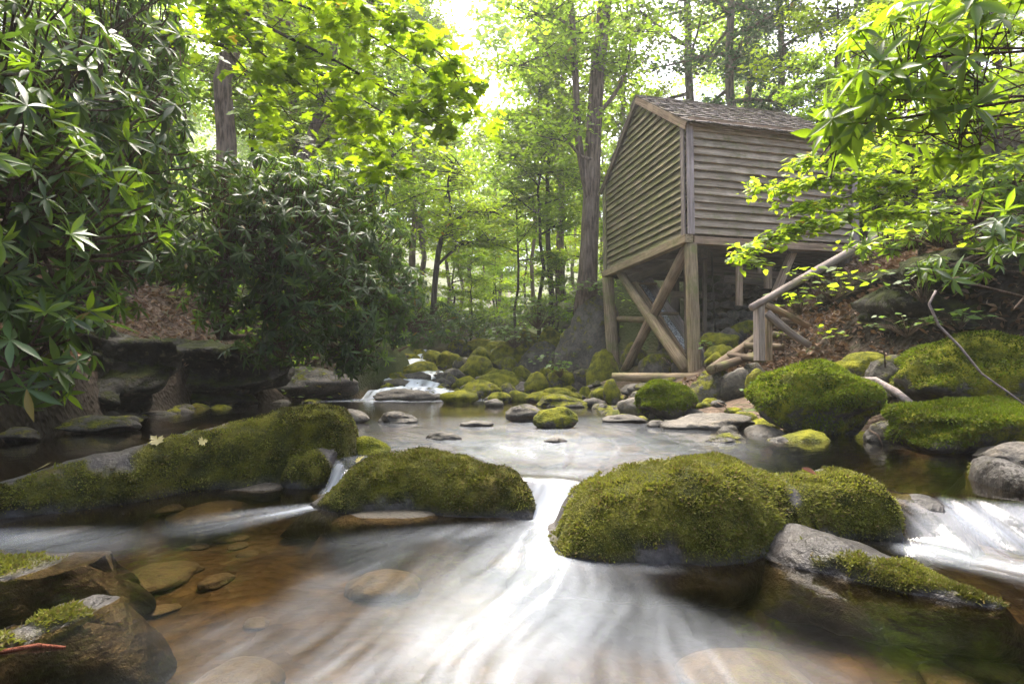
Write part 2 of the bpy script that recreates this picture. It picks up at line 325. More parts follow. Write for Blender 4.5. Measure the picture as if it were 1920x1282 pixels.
# ---------------------------------------------------------------- boulder tables (picture box, moss, depth, label)
G_PILE = 'boulders heaped beside the far cascade'
BOULDERS = [
 (754,676,819,700,.9,None,'yellow green mossy boulder with fallen leaves in the middle of the far cascade'),
 (710,728,809,751,-.2,None,'wide dark wet rock with water veiling it at the foot of the far cascade'),
 (830,731,890,756,.8,None,'rounded mossy boulder at the pool edge just right of the cascade foot'),
 (864,711,934,753,.55,13.6,'long mossy boulder lying behind the rounded one at the pool edge'),
 (917,734,956,754,.5,None,'low mossy stone at the pool edge right of the long boulder'),
 (850,704,893,727,.7,None,'small humped mossy boulder above the long boulder by the pool'),
 (892,692,969,724,.85,None,'broad bright mossy boulder in the middle of the boulder heap'),
 (864,666,920,706,.6,None,'steep pale grey and moss boulder at the heart of the boulder heap'),
 (818,657,861,689,.8,None,'domed mossy boulder upstream where the cascade narrows'),
 (850,668,878,692,.3,None,'small dark sided boulder tucked behind the steep pale boulder'),
 (876,634,946,658,.75,None,'flat broad mossy boulder topping the far end of the heap'),
 (842,636,892,658,.45,None,'slanting grey green boulder beside the flat one at the far end'),
 (795,656,843,682,.5,None,'sloping brown green boulder on the far bank of the cascade'),
 (731,662,785,681,.7,None,'low mossy boulder under the rhododendron tips left of the cascade'),
 (896,684,929,706,.7,None,'rounded mossy stone leaning on the broad bright boulder'),
 (957,684,994,712,.75,None,'upright rounded mossy boulder behind the heap, left of the big outcrop'),
 (986,696,1026,736,.65,14.2,'tall blocky mossy boulder below the leafy shrub'),
 (929,716,965,742,.4,None,'brownish round boulder right of the long boulder by the pool'),
 (955,731,992,753,.55,None,'pair topped low mossy boulder at the pool edge under the blocky one'),
 (965,715,995,733,.1,None,'bare brown stone lodged between mossy boulders'),
 (995,678,1025,700,.2,None,'grey bare boulder under the shrub below the big outcrop'),
 (1008,684,1048,721,.5,None,'slanted mossy boulder in shade below the big outcrop'),
 (990,734,1038,754,.5,None,'long low brown green stone on the gravel edge of the pool'),
 (1024,726,1087,751,.7,None,'long mossy boulder with flat top at the right pool edge'),
 (1012,738,1096,763,.35,None,'large half mossy boulder with grey crown at the right pool edge'),
 (1088,724,1111,745,.7,None,'small upright mossy stone beside the long flat topped boulder'),
 (1109,726,1149,759,.65,None,'mossy egg shaped boulder left of the mill sill log'),
 (1088,745,1134,762,-.4,None,'grey wet low stone in the water left of the mill'),
 (1104,654,1158,730,.8,14.6,'big bright mossy boulder leaning against the far mill post'),
 (1013,611,1058,653,.7,18.5,'mossy ledge boulder left of the big outcrop'),
 (974,638,1046,695,.2,17.8,'dark shaded boulder overhung by the leafy shrub'),
 (1064,711,1099,730,-.1,None,'pinkish grey slab below the big outcrop'),
 (911,747,941,762,.1,None,'small pale stone with its foot in the still pool'),
 (951,757,1018,791,.12,None,'dark humped boulder standing in the pool with a mossy crown'),
 (1003,762,1079,804,.6,None,'pyramid shaped mossy boulder standing in the pool'),
 (638,766,691,793,-.5,None,'bare grey angular stone in the pool behind the mossy log boulder'),
 (713,770,781,793,.05,None,'grey humped stone with a moss spot alone in the pool'),
 (728,697,765,720,.35,None,'brown green boulder left of the cascade under the rhododendron'),
 (760,696,807,714,-.1,None,'dark wet step stone in the cascade below the yellow boulder'),
 (812,708,844,720,.1,None,'flat brown stone between the two lower cascade steps'),
 (829,690,869,708,.1,None,'brown bare boulder right of the cascade water'),
 (833,701,859,714,.3,None,'small wet stone at the right edge of the cascade'),
 (812,697,833,708,-.4,None,'small black wet stone splitting the cascade'),
 (774,654,802,668,.6,None,'small mossy stone at the head of the cascade'),
 (720,708,767,726,.1,None,'low dark stone at the left edge of the cascade'),
 (478,686,652,749,.1,12.6,'long dark mossy boulder in the shade of the left bank'),
 (1199,713,1304,790,.42,None,'boulder with grey crown and mossy face in front of the mill sill log'),
 (1296,691,1362,743,.35,8.8,'round grey boulder with a moss skirt right of the near mill post'),
 (1354,688,1403,729,-.3,8.6,'smooth bare brown boulder between the mill post and the steps'),
 (1396,679,1437,708,.1,8.9,'small round grey boulder at the foot of the steps'),
 (1402,690,1444,728,.55,8.2,'mossy boulder with ferns below the foot of the steps'),
 (1416,675,1634,818,.62,None,'very large boulder draped in bright green moss on the right bank'),
 (1562,714,1660,762,-.05,6.2,'flat grey rock with fallen leaves behind the very large mossy boulder'),
 (1244,774,1398,806,-.6,None,'long flat wet slab at the right water edge'),
 (1325,811,1396,829,.1,None,'tiny dark mossy rock breaking the water right of the slab'),
 (1363,771,1418,801,.4,None,'small dark stone with moss tuft at the slab end'),
 (1314,623,1377,648,.65,11.3,'flat mossy stone on the bank right of the near mill post'),
 (1346,613,1389,638,.1,11.8,'grey round boulder at the foot of the dark stone bank under the mill'),
 (1325,646,1376,666,.55,10.6,'mossy stone step left of the stairway'),
 (1324,659,1357,682,.5,10.2,'small mossy stone touching the near mill post'),
 (1375,599,1416,619,.5,11.9,'low mossy stone beside the handrail post'),
 (1133,710,1163,747,.6,10.6,'mossy block under the left end of the mill sill log'),
 (1160,744,1208,782,-.3,None,'low wet dark stone between the sill log and the water'),
 (1133,776,1207,793,-.5,None,'thin flat wet slab awash left of the mossy faced boulder'),
 (1632,665,1699,719,.3,6.6,'grey boulder with a moss patch sunk in leaf litter'),
 (1567,659,1646,685,.55,7.1,'low dark mossy rock in the leaf litter behind the fallen branch'),
 (1626,788,1696,829,.25,None,'small dark green stone at the waterline between two large mossy boulders'),
 (1713,624,1990,768,.55,5.4,'huge dark mossy boulder under the bank at the picture edge'),
 (1691,747,1965,852,.62,None,'broad moss covered boulder at the waterline on the right bank'),
 (1856,828,1990,878,-.1,3.9,'dark wet rock at the picture edge below the broad mossy boulder'),
 (128,778,250,812,.2,None,'low brown mossy stone at the left water edge under rhododendron leaves'),
 (-60,800,70,830,.2,None,'flat mossy stone at the picture edge under rhododendron leaves'),
 (656,816,730,852,.55,None,'small mossy stone at the tip of the log shaped boulder'),
 (800,808,864,824,-.8,None,'dark glistening rock with water sliding over it in mid stream'),
 (866,788,924,800,-.8,None,'thin dark wet rock awash behind the glistening one'),
 (1020,819,1062,829,-.8,None,'tiny wet stone just breaking the surface in mid stream'),
 (1214,787,1248,801,-.6,None,'tiny dark pointed stone at the left end of the flat slab'),
 (1050,554,1152,690,.22,16.2,'big dark rock outcrop with roots and plants on top beside the mill'),
 (1204,652,1264,703,.35,13.2,'dark mossy boulder behind the crossed mill braces'),
 (1236,604,1296,652,.2,14.8,'shaded boulder far back under the mill floor'),
 (1168,640,1210,700,.4,15.0,'mossy boulder between the far mill post and the brace'),
 (1262,660,1300,702,.1,12.4,'grey boulder just behind the near mill post'),
 (924,640,990,692,.6,18.6,'broad mossy boulder filling the upper heap below the leafy shrub'),
 (884,650,930,680,.7,18.9,'low bright mossy boulder between the flat far boulder and the steep pale one'),
 (972,616,1014,654,.55,20.5,'mossy boulder at the back of the heap under the shrub'),
 (938,668,976,698,.45,17.4,'half mossy boulder resting on the broad bright boulder'),
 (1030,690,1072,722,.6,14.9,'rounded mossy boulder in front of the big outcrop foot'),
 (1070,690,1108,716,.3,15.2,'grey boulder at the foot of the big outcrop'),
]
LEDGES = [
 (-260,600,262,806,.3,7.4,'dark undercut rock ledge of the left bank at the picture edge'),
 (60,636,508,758,.3,10.2,'long black undercut rock ledge of the left bank'),
 (1700,468,2060,624,.42,6.5,'dark mossy overhanging bank rock with roots above the leaf litter'),
 (1585,508,1680,565,.4,8.4,'earthy mossy hump beside the stairway'),
]
def Yof(cx, y1):
    if y1 >= 749: return onz(cx, y1, 0.0).y
    return 13 + (749 - y1) * .11
ANCH = []
for (x0, y0, x1, y1, mo, Y, lab) in BOULDERS:
    cx = (x0 + x1) / 2; Y = Y or Yof(cx, y1); p = at(cx, y1, Y); ANCH.append((p.x, p.y + .2, p.z - .20 if y1 < 749 else -.22))
# hero boulders: (picture x, top y, waterline y, half depth) stations and water level
LOWZ = -.17
HERO = {
 'log': ([(-90,925,1000,.26),(0,897,985,.30),(60,885,975,.30),(150,858,964,.31),(240,835,952,.31),(330,812,938,.31),(420,795,920,.31),(500,778,903,.30,3.88),(560,763,890,.30,3.98),(610,759,876,.29,4.03),(645,772,862,.25,4.08),(662,800,850,.18,4.14)], LOWZ, .95),
 'middle': ([(603,940,944,.2),(640,898,956,.26),(680,866,960,.28),(740,849,960,.29),(800,845,958,.29),(860,855,955,.28,3.18),(920,873,949,.25,3.16),(960,886,940,.22,3.14),(990,915,928,.16,3.12)], LOWZ, 1.0),
 'small': ([(526,890,897,.14),(545,858,910,.2),(580,842,916,.22),(620,838,913,.22),(645,846,903,.2),(658,868,885,.14)], LOWZ, .8),
 'right': ([(1039,1030,1032,.2),(1060,975,1040,.27),(1085,935,1046,.31),(1120,905,1049,.33),(1170,882,1050,.34),(1230,865,1052,.35),(1300,856,1055,.35),(1360,861,1044,.34),(1410,879,1026,.30),(1460,887,998,.24,2.66),(1510,885,988,.23,2.70),(1560,878,983,.23,2.72),(1610,884,970,.22,2.70),(1645,905,952,.19,2.68),(1664,932,938,.12,2.72)], LOWZ, .95),
 'lower': ([(1416,1048,1050,.13),(1440,1018,1065,.2),(1480,1003,1079,.24),(1540,999,1096,.25),(1600,1014,1110,.24),(1680,1043,1124,.22),(1760,1078,1136,.18),(1810,1104,1138,.13),(1838,1124,1130,.06)], LOWZ - .01, .5),
 'cornerup': ([(-70,1040,1112,.2),(0,1042,1106,.2),(60,1044,1099,.19),(130,1045,1085,.17),(165,1049,1072,.14),(192,1052,1058,.08)], LOWZ - .02, .5),
 'cornerlow': ([(-90,1205,1310,.2),(0,1185,1285,.2),(60,1160,1252,.19),(110,1148,1222,.17),(160,1150,1190,.13),(192,1156,1166,.08)], LOWZ - .02, .45),
 'edge': ([(1830,890,896,.1),(1850,868,935,.17),(1880,862,985,.22),(1915,880,1010,.24),(1960,915,1030,.25),(2020,960,1040,.2)], LOWZ, .45),
 'veiled': ([(1655,985,990,.08),(1680,945,1000,.14),(1715,928,1008,.17),(1750,940,1006,.15),(1778,985,992,.08)], LOWZ, -1),
}
HLAB = {
 'log': 'long log shaped boulder in thick moss with leaves on it, left foreground',
 'middle': 'low wide mossy boulder in the foreground, left of the main cascade',
 'small': 'small mossy boulder wedged between the log shaped boulder and the wide one',
 'right': 'largest foreground boulder, two humps of moss with bare grey saddle, right of the cascade',
 'lower': 'half bare wet boulder tapering to a mossy point below the largest foreground boulder',
 'cornerup': 'dark wet mossy rock breaking the water at the left edge, upper of two',
 'cornerlow': 'dark mossy rock in the lower corner with a red twig across it',
 'edge': 'grey and mossy rock at the right edge beside the small falls',
 'veiled': 'round wet rock with water pouring over it in the small falls',
}
def spl(xs, ys, xn):
    """smooth (catmull) interpolation"""
    xs = np.array(xs, float); ys = np.array(ys, float); m = np.gradient(ys, xs); i = np.clip(np.searchsorted(xs, xn) - 1, 0, len(xs) - 2)
    h = xs[i + 1] - xs[i]; t = (xn - xs[i]) / h
    return (2*t**3-3*t**2+1)*ys[i] + (t**3-2*t**2+t)*h*m[i] + (-2*t**3+3*t**2)*ys[i+1] + (t**3-t**2)*h*m[i+1]

# ---------------------------------------------------------------- terrain
LEV_Y = [-50, 3, 13, 15, 18, 23, 30, 45, 70, 120, 200]; LEV_Z = [0, 0, 0, .2, .55, 1.5, 2.4, 4, 7, 14, 40]
XR_Y = [-20, 1, 3, 4.6, 5.5, 7.2, 10, 13, 13.8, 16, 23, 40, 200]; XR_X = [6, 3.6, 3.1, 3.2, 2.75, 2.0, 1.95, 2.0, .2, -.9, -1.2, -1, 0]
XL_Y = [-20, 1, 3, 5, 8, 10.5, 13, 13.8, 16, 23, 40, 200]; XL_X = [-6, -4.2, -4.0, -4.3, -5.4, -5.6, -4.0, -3.7, -3.5, -3.2, -4, -6]
LIP_X = [-6, -2.9, -2.0, -1.35, -1.05, -.5, .0, .3, .6, 1.0, 1.35, 1.75, 1.92, 2.45, 6]; LIP_Y = [2.95, 3.25, 4.05, 4.35, 3.70, 3.48, 3.42, 3.30, 2.86, 2.80, 2.90, 3.0, 2.86, 2.72, 2.75]
def lipf(x):
    x = np.asarray(x, float); q = np.stack([x.ravel() * 5.5, x.ravel() * 0, x.ravel() * 0], 1); return np.interp(x, LIP_X, LIP_Y) + (.055 * vnoise(q) + .03 * vnoise(q * 3.1)).reshape(x.shape)
def drop(x, y): return LOWZ * sm((lipf(x) + .12 * sm((x - 1.8) / .2) - y) / (.22 + .3 * sm((x - 1.8) / .2)))
def H0(x, y):
    lev = np.interp(y, LEV_Y, LEV_Z); xr = np.interp(y, XR_Y, XR_X); xl = np.interp(y, XL_Y, XL_X)
    dr = x - xr; dl = xl - x
    bed = lev - .27 + np.where(y < 6, drop(x, y + .3), 0)
    bed = np.where(y > 13, lev - .05, bed)
    R = np.interp(dr, [0, .4, 1.6, 2.7, 3.3, 4.6, 8, 25, 80], [-.05, .22, .55, .95, 1.85, 2.6, 4.4, 13, 40]) + lev
    Lf = np.interp(dl, [0, .3, 1, 2, 5, 25, 80], [-.05, .75, 1.1, 1.75, 3.6, 14, 45]) + lev
    z = np.where(dr > -.3, bed + (R - bed) * sm((dr + .3) / .6), bed)
    z = np.where(dl > -.3, bed + (Lf - bed) * sm((dl + .3) / .5), z)
    return z
AN = np.array(ANCH); AD = AN[:, 2] - H0(AN[:, 0], AN[:, 1])
MILLA = [(3.58, 11.35, .55), (2.61, 15.45, .6), (2.6, 13.2, .5), (4.3, 12.0, .75), (4.0, 14.0, .6), (4.3, 9.0, .82), (5.2, 9.8, 1.5), (6.3, 11, 2.2), (5.5, 13, 1.4)]
MA = np.array(MILLA); MD = MA[:, 2] - H0(MA[:, 0], MA[:, 1])
def H(x, y, rough=True):
    x = np.asarray(x, float); y = np.asarray(y, float); sh = x.shape; x = x.ravel(); y = y.ravel()
    z = H0(x, y); num = np.zeros_like(z); den = np.full_like(z, .25)
    near = (y < 30) & (np.abs(x) < 12)
    xs, ys = x[near], y[near]; n_ = np.zeros_like(xs); d_ = np.full_like(xs, .25)
    for (a, dd, s) in ((AN, AD, .5), (MA, MD, .7)):
        for q, dl in zip(a, dd):
            wg = np.exp(-((xs - q[0])**2 + (ys - q[1])**2) / (2 * s * s)); n_ += wg * dl; d_ += wg
    num[near] = n_; den[near] = d_
    z = z + num / den
    if rough:
        p = np.stack([x, y, np.zeros_like(x)], 1)
        z = z + .06 * fbm(p * 1.3, 3) + .35 * sm((np.abs(x) - 6) / 6) * fbm(p * .25, 3)
    return z.reshape(sh)
def hz(x, y): return float(H(np.array([x]), np.array([y]))[0])
def ground():
    u = np.linspace(-1, 1, 300); gx = 9 * u + 130 * np.sign(u) * np.abs(u)**5
    v = np.linspace(0, 1, 330); gy = -9 + 34 * v + 150 * v**5
    X, Y = np.meshgrid(gx, gy); Z = H(X, Y)
    V = np.stack([X.ravel(), Y.ravel(), Z.ravel()], 1); nx, ny = len(gx), len(gy)
    i = (np.arange(ny - 1)[:, None] * nx + np.arange(nx - 1)[None]).ravel(); Fc = np.stack([i, i + 1, i + nx + 1, i + nx], 1)
    lev = np.interp(V[:, 1], LEV_Y, LEV_Z)
    bed = sm((.05 - (V[:, 2] - lev)) / .12)
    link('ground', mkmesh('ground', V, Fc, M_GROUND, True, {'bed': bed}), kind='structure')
ground()

# ---------------------------------------------------------------- boulders
def ico(sub):
    import bmesh
    bm = bmesh.new(); bmesh.ops.create_icosphere(bm, subdivisions=sub, radius=1)
    V = np.array([v.co[:] for v in bm.verts]); Fc = np.array([[v.index for v in f.verts] for f in bm.faces]); bm.free(); return V, Fc
ICO = {3: ico(3), 4: ico(4), 5: ico(5)}
def rock_shape(seed, sub):
    V, Fc = ICO[sub]; rg = np.random.default_rng(seed)
    D = V / np.linalg.norm(V, axis=1)[:, None]; r = np.ones(len(D))
    for k in range(13):                                  # worn flat facets
        n = rg.normal(size=3); n /= np.linalg.norm(n); c = rg.uniform(.62, .92)
        d = D @ n; lim = np.where(d > .05, c / np.maximum(d, .05), 9)
        r = -np.log(np.exp(-15 * r) + np.exp(-15 * lim)) / 15
    P = D * r[:, None]
    P = P + D * (.16 * fbm(P * 1.4 + seed * 3.1, 3) + .05 * fbm(P * 4.5 + seed, 4))[:, None]
    lo, hi = P.min(0), P.max(0); P = (P - (lo + hi) / 2) / ((hi - lo) / 2)
    return mkmesh('boulder', P, Fc, M_ROCK)
ROCKS = {s: [rock_shape(11 + k * 7 + s, s) for k in range(6)] for s in (3, 4)}
BOBJ = {}
for n, (x0, y0, x1, y1, mo, Y, lab) in enumerate(BOULDERS):
    cx = (x0 + x1) / 2; Y = Y or Yof(cx, y1)
    wpx, hpx = x1 - x0, y1 - y0
    ry = .40 * wpx * Y / F; Yc = Y + ry * .7
    c0 = at(cx, y1, Y)
    top = at(cx, y0, Yc).z; rx = wpx / 2 * Yc / F; hh = top - c0.z; bury = max(.12 * hh, .05) if y1 >= 749 else max(.35 * hh, .16)
    rz = (hh + bury) / 2 * (1.05 if y1 > 764 else 1.14); rx *= 1.12 if y1 > 764 else 1.22
    cz = top - rz
    msh = ROCKS[4 if wpx > 60 else 3][n % 6]
    ang = random.choice([0, math.pi]) + random.uniform(-.25, .25)
    M = Matrix.Translation((at(cx, y1, Yc).x, Yc, cz)) @ Matrix.Diagonal((rx, ry, rz, 1)) @ Matrix.Rotation(ang, 4, 'Z')
    o = link('boulder', msh, M, None, lab, 'boulder', G_PILE if (640 < cx < 1160 and y1 < 764) else None)
    o['moss_amount'] = mo; BOBJ[lab] = o
FUZZ = []
for (x0, y0, x1, y1, mo, Y, lab) in BOULDERS:
    if x1 - x0 > 95 and mo > .4: FUZZ.append(BOBJ[lab])
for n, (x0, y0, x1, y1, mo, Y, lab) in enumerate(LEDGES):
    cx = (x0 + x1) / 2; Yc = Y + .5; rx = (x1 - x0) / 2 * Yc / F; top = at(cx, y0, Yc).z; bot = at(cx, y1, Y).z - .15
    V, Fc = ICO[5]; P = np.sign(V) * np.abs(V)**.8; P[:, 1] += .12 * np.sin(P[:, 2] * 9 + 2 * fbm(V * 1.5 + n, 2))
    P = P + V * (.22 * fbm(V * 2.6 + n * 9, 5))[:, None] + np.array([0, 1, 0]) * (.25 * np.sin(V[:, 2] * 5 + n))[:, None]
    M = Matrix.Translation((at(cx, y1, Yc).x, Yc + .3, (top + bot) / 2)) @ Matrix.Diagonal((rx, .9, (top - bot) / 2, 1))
    o = link('rock_ledge', mkmesh('rock_ledge', P, Fc, M_LEDGE_SHADED), M, None, lab, 'rock ledge'); o['moss_amount'] = mo

def leaf_arrays(T, TF, pos, ax, nr, size, widths=None):
    """instances a leaf template (x along the leaf, y across, z up) -> joined arrays and a random number per leaf"""
    pos, ax, nr = (np.asarray(a, float) for a in (pos, ax, nr)); n = len(pos)
    size = np.broadcast_to(np.asarray(size, float), (n,))
    ax = ax / (np.linalg.norm(ax, axis=1)[:, None] + 1e-9)
    y = np.cross(nr, ax); y /= (np.linalg.norm(y, axis=1)[:, None] + 1e-9); z = np.cross(ax, y)
    wd = np.ones(n) if widths is None else widths
    V = pos[:, None] + size[:, None, None] * (T[None, :, 0:1] * ax[:, None] + T[None, :, 1:2] * (wd[:, None, None] * y[:, None]) + T[None, :, 2:3] * z[:, None])
    Fc = (TF[None] + (np.arange(n) * len(T))[:, None, None]).reshape(-1, TF.shape[1])
    return V.reshape(-1, 3), Fc, np.repeat(RNG.random(n), len(T))
def tri_template(V, Fc): return np.array(V, float), np.array(Fc, int)
T_BLADE = tri_template([(0, -.16, 0), (0, .16, 0), (.55, .13, .10), (.55, -.13, .10), (1, 0, .02)], [(0, 2, 1), (0, 3, 2), (3, 4, 2)])
T_LEAF = tri_template([(0, 0, 0), (.35, .27, .05), (.35, 0, -.02), (.35, -.27, .05), (1, 0, -.06), (.72, .17, .02), (.72, 0, -.04), (.72, -.17, .02)],
                      [(0, 2, 1), (0, 3, 2), (1, 2, 6), (1, 6, 5), (2, 3, 7), (2, 7, 6), (5, 6, 4), (6, 7, 4)])
T_TINY = tri_template([(0, 0, 0), (.45, .30, .04), (1, 0, -.05), (.45, -.30, .04)], [(0, 2, 1), (0, 3, 2)])
def strip_leaf(ws, droop, fold):
    V = []; Fc = []; n = len(ws)
    for i, wv in enumerate(ws):
        x = i / (n - 1); z = -droop * x * x
        V += [(x, wv, z + fold * wv), (x, 0, z), (x, -wv, z + fold * wv)]
    for i in range(n - 1):
        a = 3 * i; b = a + 3
        for k in (0, 1): Fc += [(a + k, a + k + 1, b + k + 1), (a + k, b + k + 1, b + k)]
    return tri_template(V, Fc)
T_RHODO = strip_leaf([.012, .055, .10, .118, .10, .055, .004], .16, .35)
T_RHODO2 = strip_leaf([.012, .075, .122, .13, .095, .045, .004], .10, .45)
T_CURL = strip_leaf([.03, .2, .26, .17, .01], -.35, .9)
def maple_t(k=1.0):
    pts = [(0, .05), (-.10, .30), (.10, .27), (.16, .52), (.30, .40), (.42, .62), (.46, .40), (.58, .20), (.72, .30), (.74, .14), (1.0, 0)]
    out = pts + [(x, -y) for x, y in pts[-2::-1]]
    V = [(.25, 0, 0)] + [(x, y * k, .10 * abs(y) - .10 * x * x) for x, y in out]; n = len(out)
    return tri_template(V, [(0, i + 2, i + 1) for i in range(n - 1)] + [(0, 1, n)])
T_MAPLE = maple_t()

MOSSN = {'log': 30000, 'middle': 26000, 'small': 9000, 'right': 52000, 'lower': 12000, 'cornerup': 4500, 'cornerlow': 4500, 'edge': 4000}
HSURF = {}
def hero(key):
    st, zw, mossy = HERO[key]; px = [s[0] for s in st]; N, K = 110, 64
    xs = np.linspace(px[0], px[-1], N); tp = spl(px, [s[1] for s in st], xs); bt = spl(px, [s[2] for s in st], xs); hd = spl(px, [s[3] for s in st], xs)
    fy = spl(px, [s[4] if len(s) > 4 else onz(s[0], s[2], zw).y for s in st], xs)
    rings = []
    for i in range(N):
        h = max(.02, hd[i]); Yc = fy[i] + h * .92; ztop = at(xs[i], tp[i], Yc).z
        ztop = max(ztop, zw + .015); zb = zw - .22; X = (xs[i] - 960) / F * Yc / (CF - (641 - bt[i]) / F * SF) * 1.0
        X = at(xs[i], (tp[i] + bt[i]) / 2, Yc).x
        a = np.arange(K) / K * 2 * math.pi; c, s = np.cos(a), np.sin(a)
        yy = Yc + h * np.sign(c) * np.abs(c)**.8; top = ztop - zw
        yy = np.where(s < 0, Yc + (yy - Yc) * (1 + .55 * np.abs(s)), yy)
        zz = np.where(s > 0, zw + top * np.abs(s)**.75, zw + s * .22); e_ = max(0, 1 - i / 10) - max(0, 1 - (N - 1 - i) / 10)
        # widest at the waterline: front face slopes back towards the top
        rings.append(np.stack([X - e_ * .22 * np.maximum(-s, 0), yy, zz], 1))
    V = np.concatenate(rings); e0 = rings[0].mean(0); e1 = rings[-1].mean(0)
    Fc = []
    for i in range(N - 1):
        k = np.arange(K); Fc.append(np.stack([i * K + k, (i + 1) * K + k, (i + 1) * K + (k + 1) % K, i * K + (k + 1) % K], 1))
    Fc = np.concatenate(Fc).tolist(); c0 = len(V); V = np.concatenate([V, [e0, e1]])
    T = [(a, b, c) for a, b, c, d in Fc] + [(a, c, d) for a, b, c, d in Fc]
    for k in range(K):
        T.append((k, (k + 1) % K, c0)); T.append(((N - 1) * K + (k + 1) % K, (N - 1) * K + k, c0 + 1))
    T = np.array(T)
    def normals(V):
        fn = np.cross(V[T[:, 1]] - V[T[:, 0]], V[T[:, 2]] - V[T[:, 0]]); n = np.zeros_like(V)
        for j in range(3): np.add.at(n, T[:, j], fn)
        return n / (np.linalg.norm(n, axis=1)[:, None] + 1e-9)
    nr = normals(V); sgn = np.sign((nr * (V - V.mean(0))).sum()); 
    if sgn < 0: T = T[:, ::-1]; nr = -nr
    sd_ = abs(hash(key)) % 1 + len(key) * 5.1
    V = V + nr * (.022 * fbm(V * 3.0 + sd_, 3) + .010 * fbm(V * 12 + sd_, 3))[:, None]
    nr = normals(V)
    m = .72 * fbm(V * 2.6 + 5 + sd_, 4) + .30 * vnoise(V * 14) + mossy
    back = sm((V[:, 1] - np.interp(V[:, 0], [r[0, 0] for r in rings], [r[:, 1].mean() for r in rings]) + (.035 if key in ('right', 'middle', 'log') else -.02)) / .10)
    m = m - .75 * back * (nr[:, 2] > .2)                         # bare water-washed crest behind the mossy face
    if key == 'right': m -= .75 * np.exp(-((V[:, 0] - 1.30 - .35 * (V[:, 2] - .0)) / .085)**2) * sm((V[:, 2] - zw - .10) / .1)
    if key == 'lower': m -= 1.3 * sm((1.22 - V[:, 0]) / .2) + .35 * sm((V[:, 2] + .10) / .06) * (V[:, 0] < 1.5)
    if key == 'log': m -= 1.0 * sm((-1.85 - V[:, 0]) / .5) * sm((V[:, 2] - zw - .1) / .1) + .9 * sm((-2.7 - V[:, 0]) / .2)
    if key == 'veiled': m[:] = -1
    if key == 'log': m += .5 * (nr[:, 1] < -.3)
    h = V[:, 2] - zw; mk = sm((m - .22) / .35) * sm((h - .012 - .035 * vnoise(V * 9)) / .04)
    wet = np.maximum(sm((.06 - h) / .07), back * .55)
    if key == 'log': wet = np.maximum(wet, .75 * sm((-1.8 - V[:, 0]) / .6))
    if key in ('lower', 'cornerup', 'cornerlow', 'veiled', 'edge'): wet = np.maximum(wet, .92)
    wet = np.where(h < 0, 1.0, wet)
    c = Vector((float(V[:, 0].mean()), float(V[:, 1].mean()), zw))
    o = link('boulder', mkmesh('boulder', V - np.array(c), T, M_HERO, True, {'moss': mk, 'wet': wet}), Matrix.Translation(c), None, HLAB[key], 'boulder')
    HSURF[key] = (V, T, nr, o)
    nmo = MOSSN.get(key, 0)
    if nmo:
        A = np.linalg.norm(np.cross(V[T[:, 1]] - V[T[:, 0]], V[T[:, 2]] - V[T[:, 0]]), axis=1) * mk[T].mean(1)**1.5 * (nr[T].mean(1)[:, 1] < .75) * (V[T].mean(1)[:, 2] > zw - .01)
        t = RNG.choice(len(T), nmo, p=A / A.sum()); b = RNG.random((nmo, 2)); fl = b.sum(1) > 1; b[fl] = 1 - b[fl]
        P = V[T[t, 0]] + b[:, :1] * (V[T[t, 1]] - V[T[t, 0]]) + b[:, 1:] * (V[T[t, 2]] - V[T[t, 0]]); n_ = nr[T[t, 0]]
        d = n_ + RNG.normal(0, .55, (nmo, 3)) + np.array([0, 0, -.25]); ln = (.009 + .012 * RNG.random(nmo)**2) * (.7 + .6 * sm(vnoise(P * 18) + .5))
        Vm, Fm, rn = leaf_arrays(*T_BLADE, P - n_ * .003 - np.array(c), d, RNG.normal(size=(nmo, 3)), ln, np.full(nmo, 1.3))
        patch = .5 + .5 * np.clip(fbm(np.repeat(P, 5, 0) * 5, 3), -1, 1)
        link('moss', mkmesh('moss', Vm, Fm, M_MOSS, True, {'rnd': np.clip(.25 * rn + .7 * patch, 0, .999)}), Matrix.Translation(c), o, kind='stuff')
for k in HERO: hero(k)
for o in FUZZ:
    M = np.array(WM[o.name]); me = o.data; nv = len(me.vertices); V = np.empty(nv * 3, np.float32); me.vertices.foreach_get('co', V); V = V.reshape(-1, 3) @ M[:3, :3].T + M[:3, 3]
    T = np.empty(len(me.polygons) * 3, np.int32); me.polygons.foreach_get('vertices', T); T = T.reshape(-1, 3); fn = np.cross(V[T[:, 1]] - V[T[:, 0]], V[T[:, 2]] - V[T[:, 0]]); A = np.linalg.norm(fn, axis=1); fn /= A[:, None]; C = V[T].mean(1)
    wgt = A * (fn[:, 1] < .5) * (C[:, 2] > .05) * np.clip(fn[:, 2] + .45 + .8 * fbm(C * 3, 3), 0, 1); n = 11000
    t = RNG.choice(len(T), n, p=wgt / wgt.sum()); b = RNG.random((n, 2)); f_ = b.sum(1) > 1; b[f_] = 1 - b[f_]; P = V[T[t, 0]] + b[:, :1] * (V[T[t, 1]] - V[T[t, 0]]) + b[:, 1:] * (V[T[t, 2]] - V[T[t, 0]])
    c = M[:3, 3]; Vm, Fm, rn = leaf_arrays(*T_BLADE, P - fn[t] * .004 - c, fn[t] + RNG.normal(0, .5, (n, 3)) + np.array([0, 0, -.35]), RNG.normal(size=(n, 3)), .018 + .022 * RNG.random(n), np.full(n, 1.2))
    link('moss', mkmesh('moss', Vm, Fm, M_MOSSG, True, {'rnd': np.clip(.35 * rn + .6 * (.5 + .5 * np.clip(fbm(np.repeat(P, 5, 0) * 4, 3), -1, 1)), 0, .999)}), Matrix.Translation(c), o, kind='stuff')

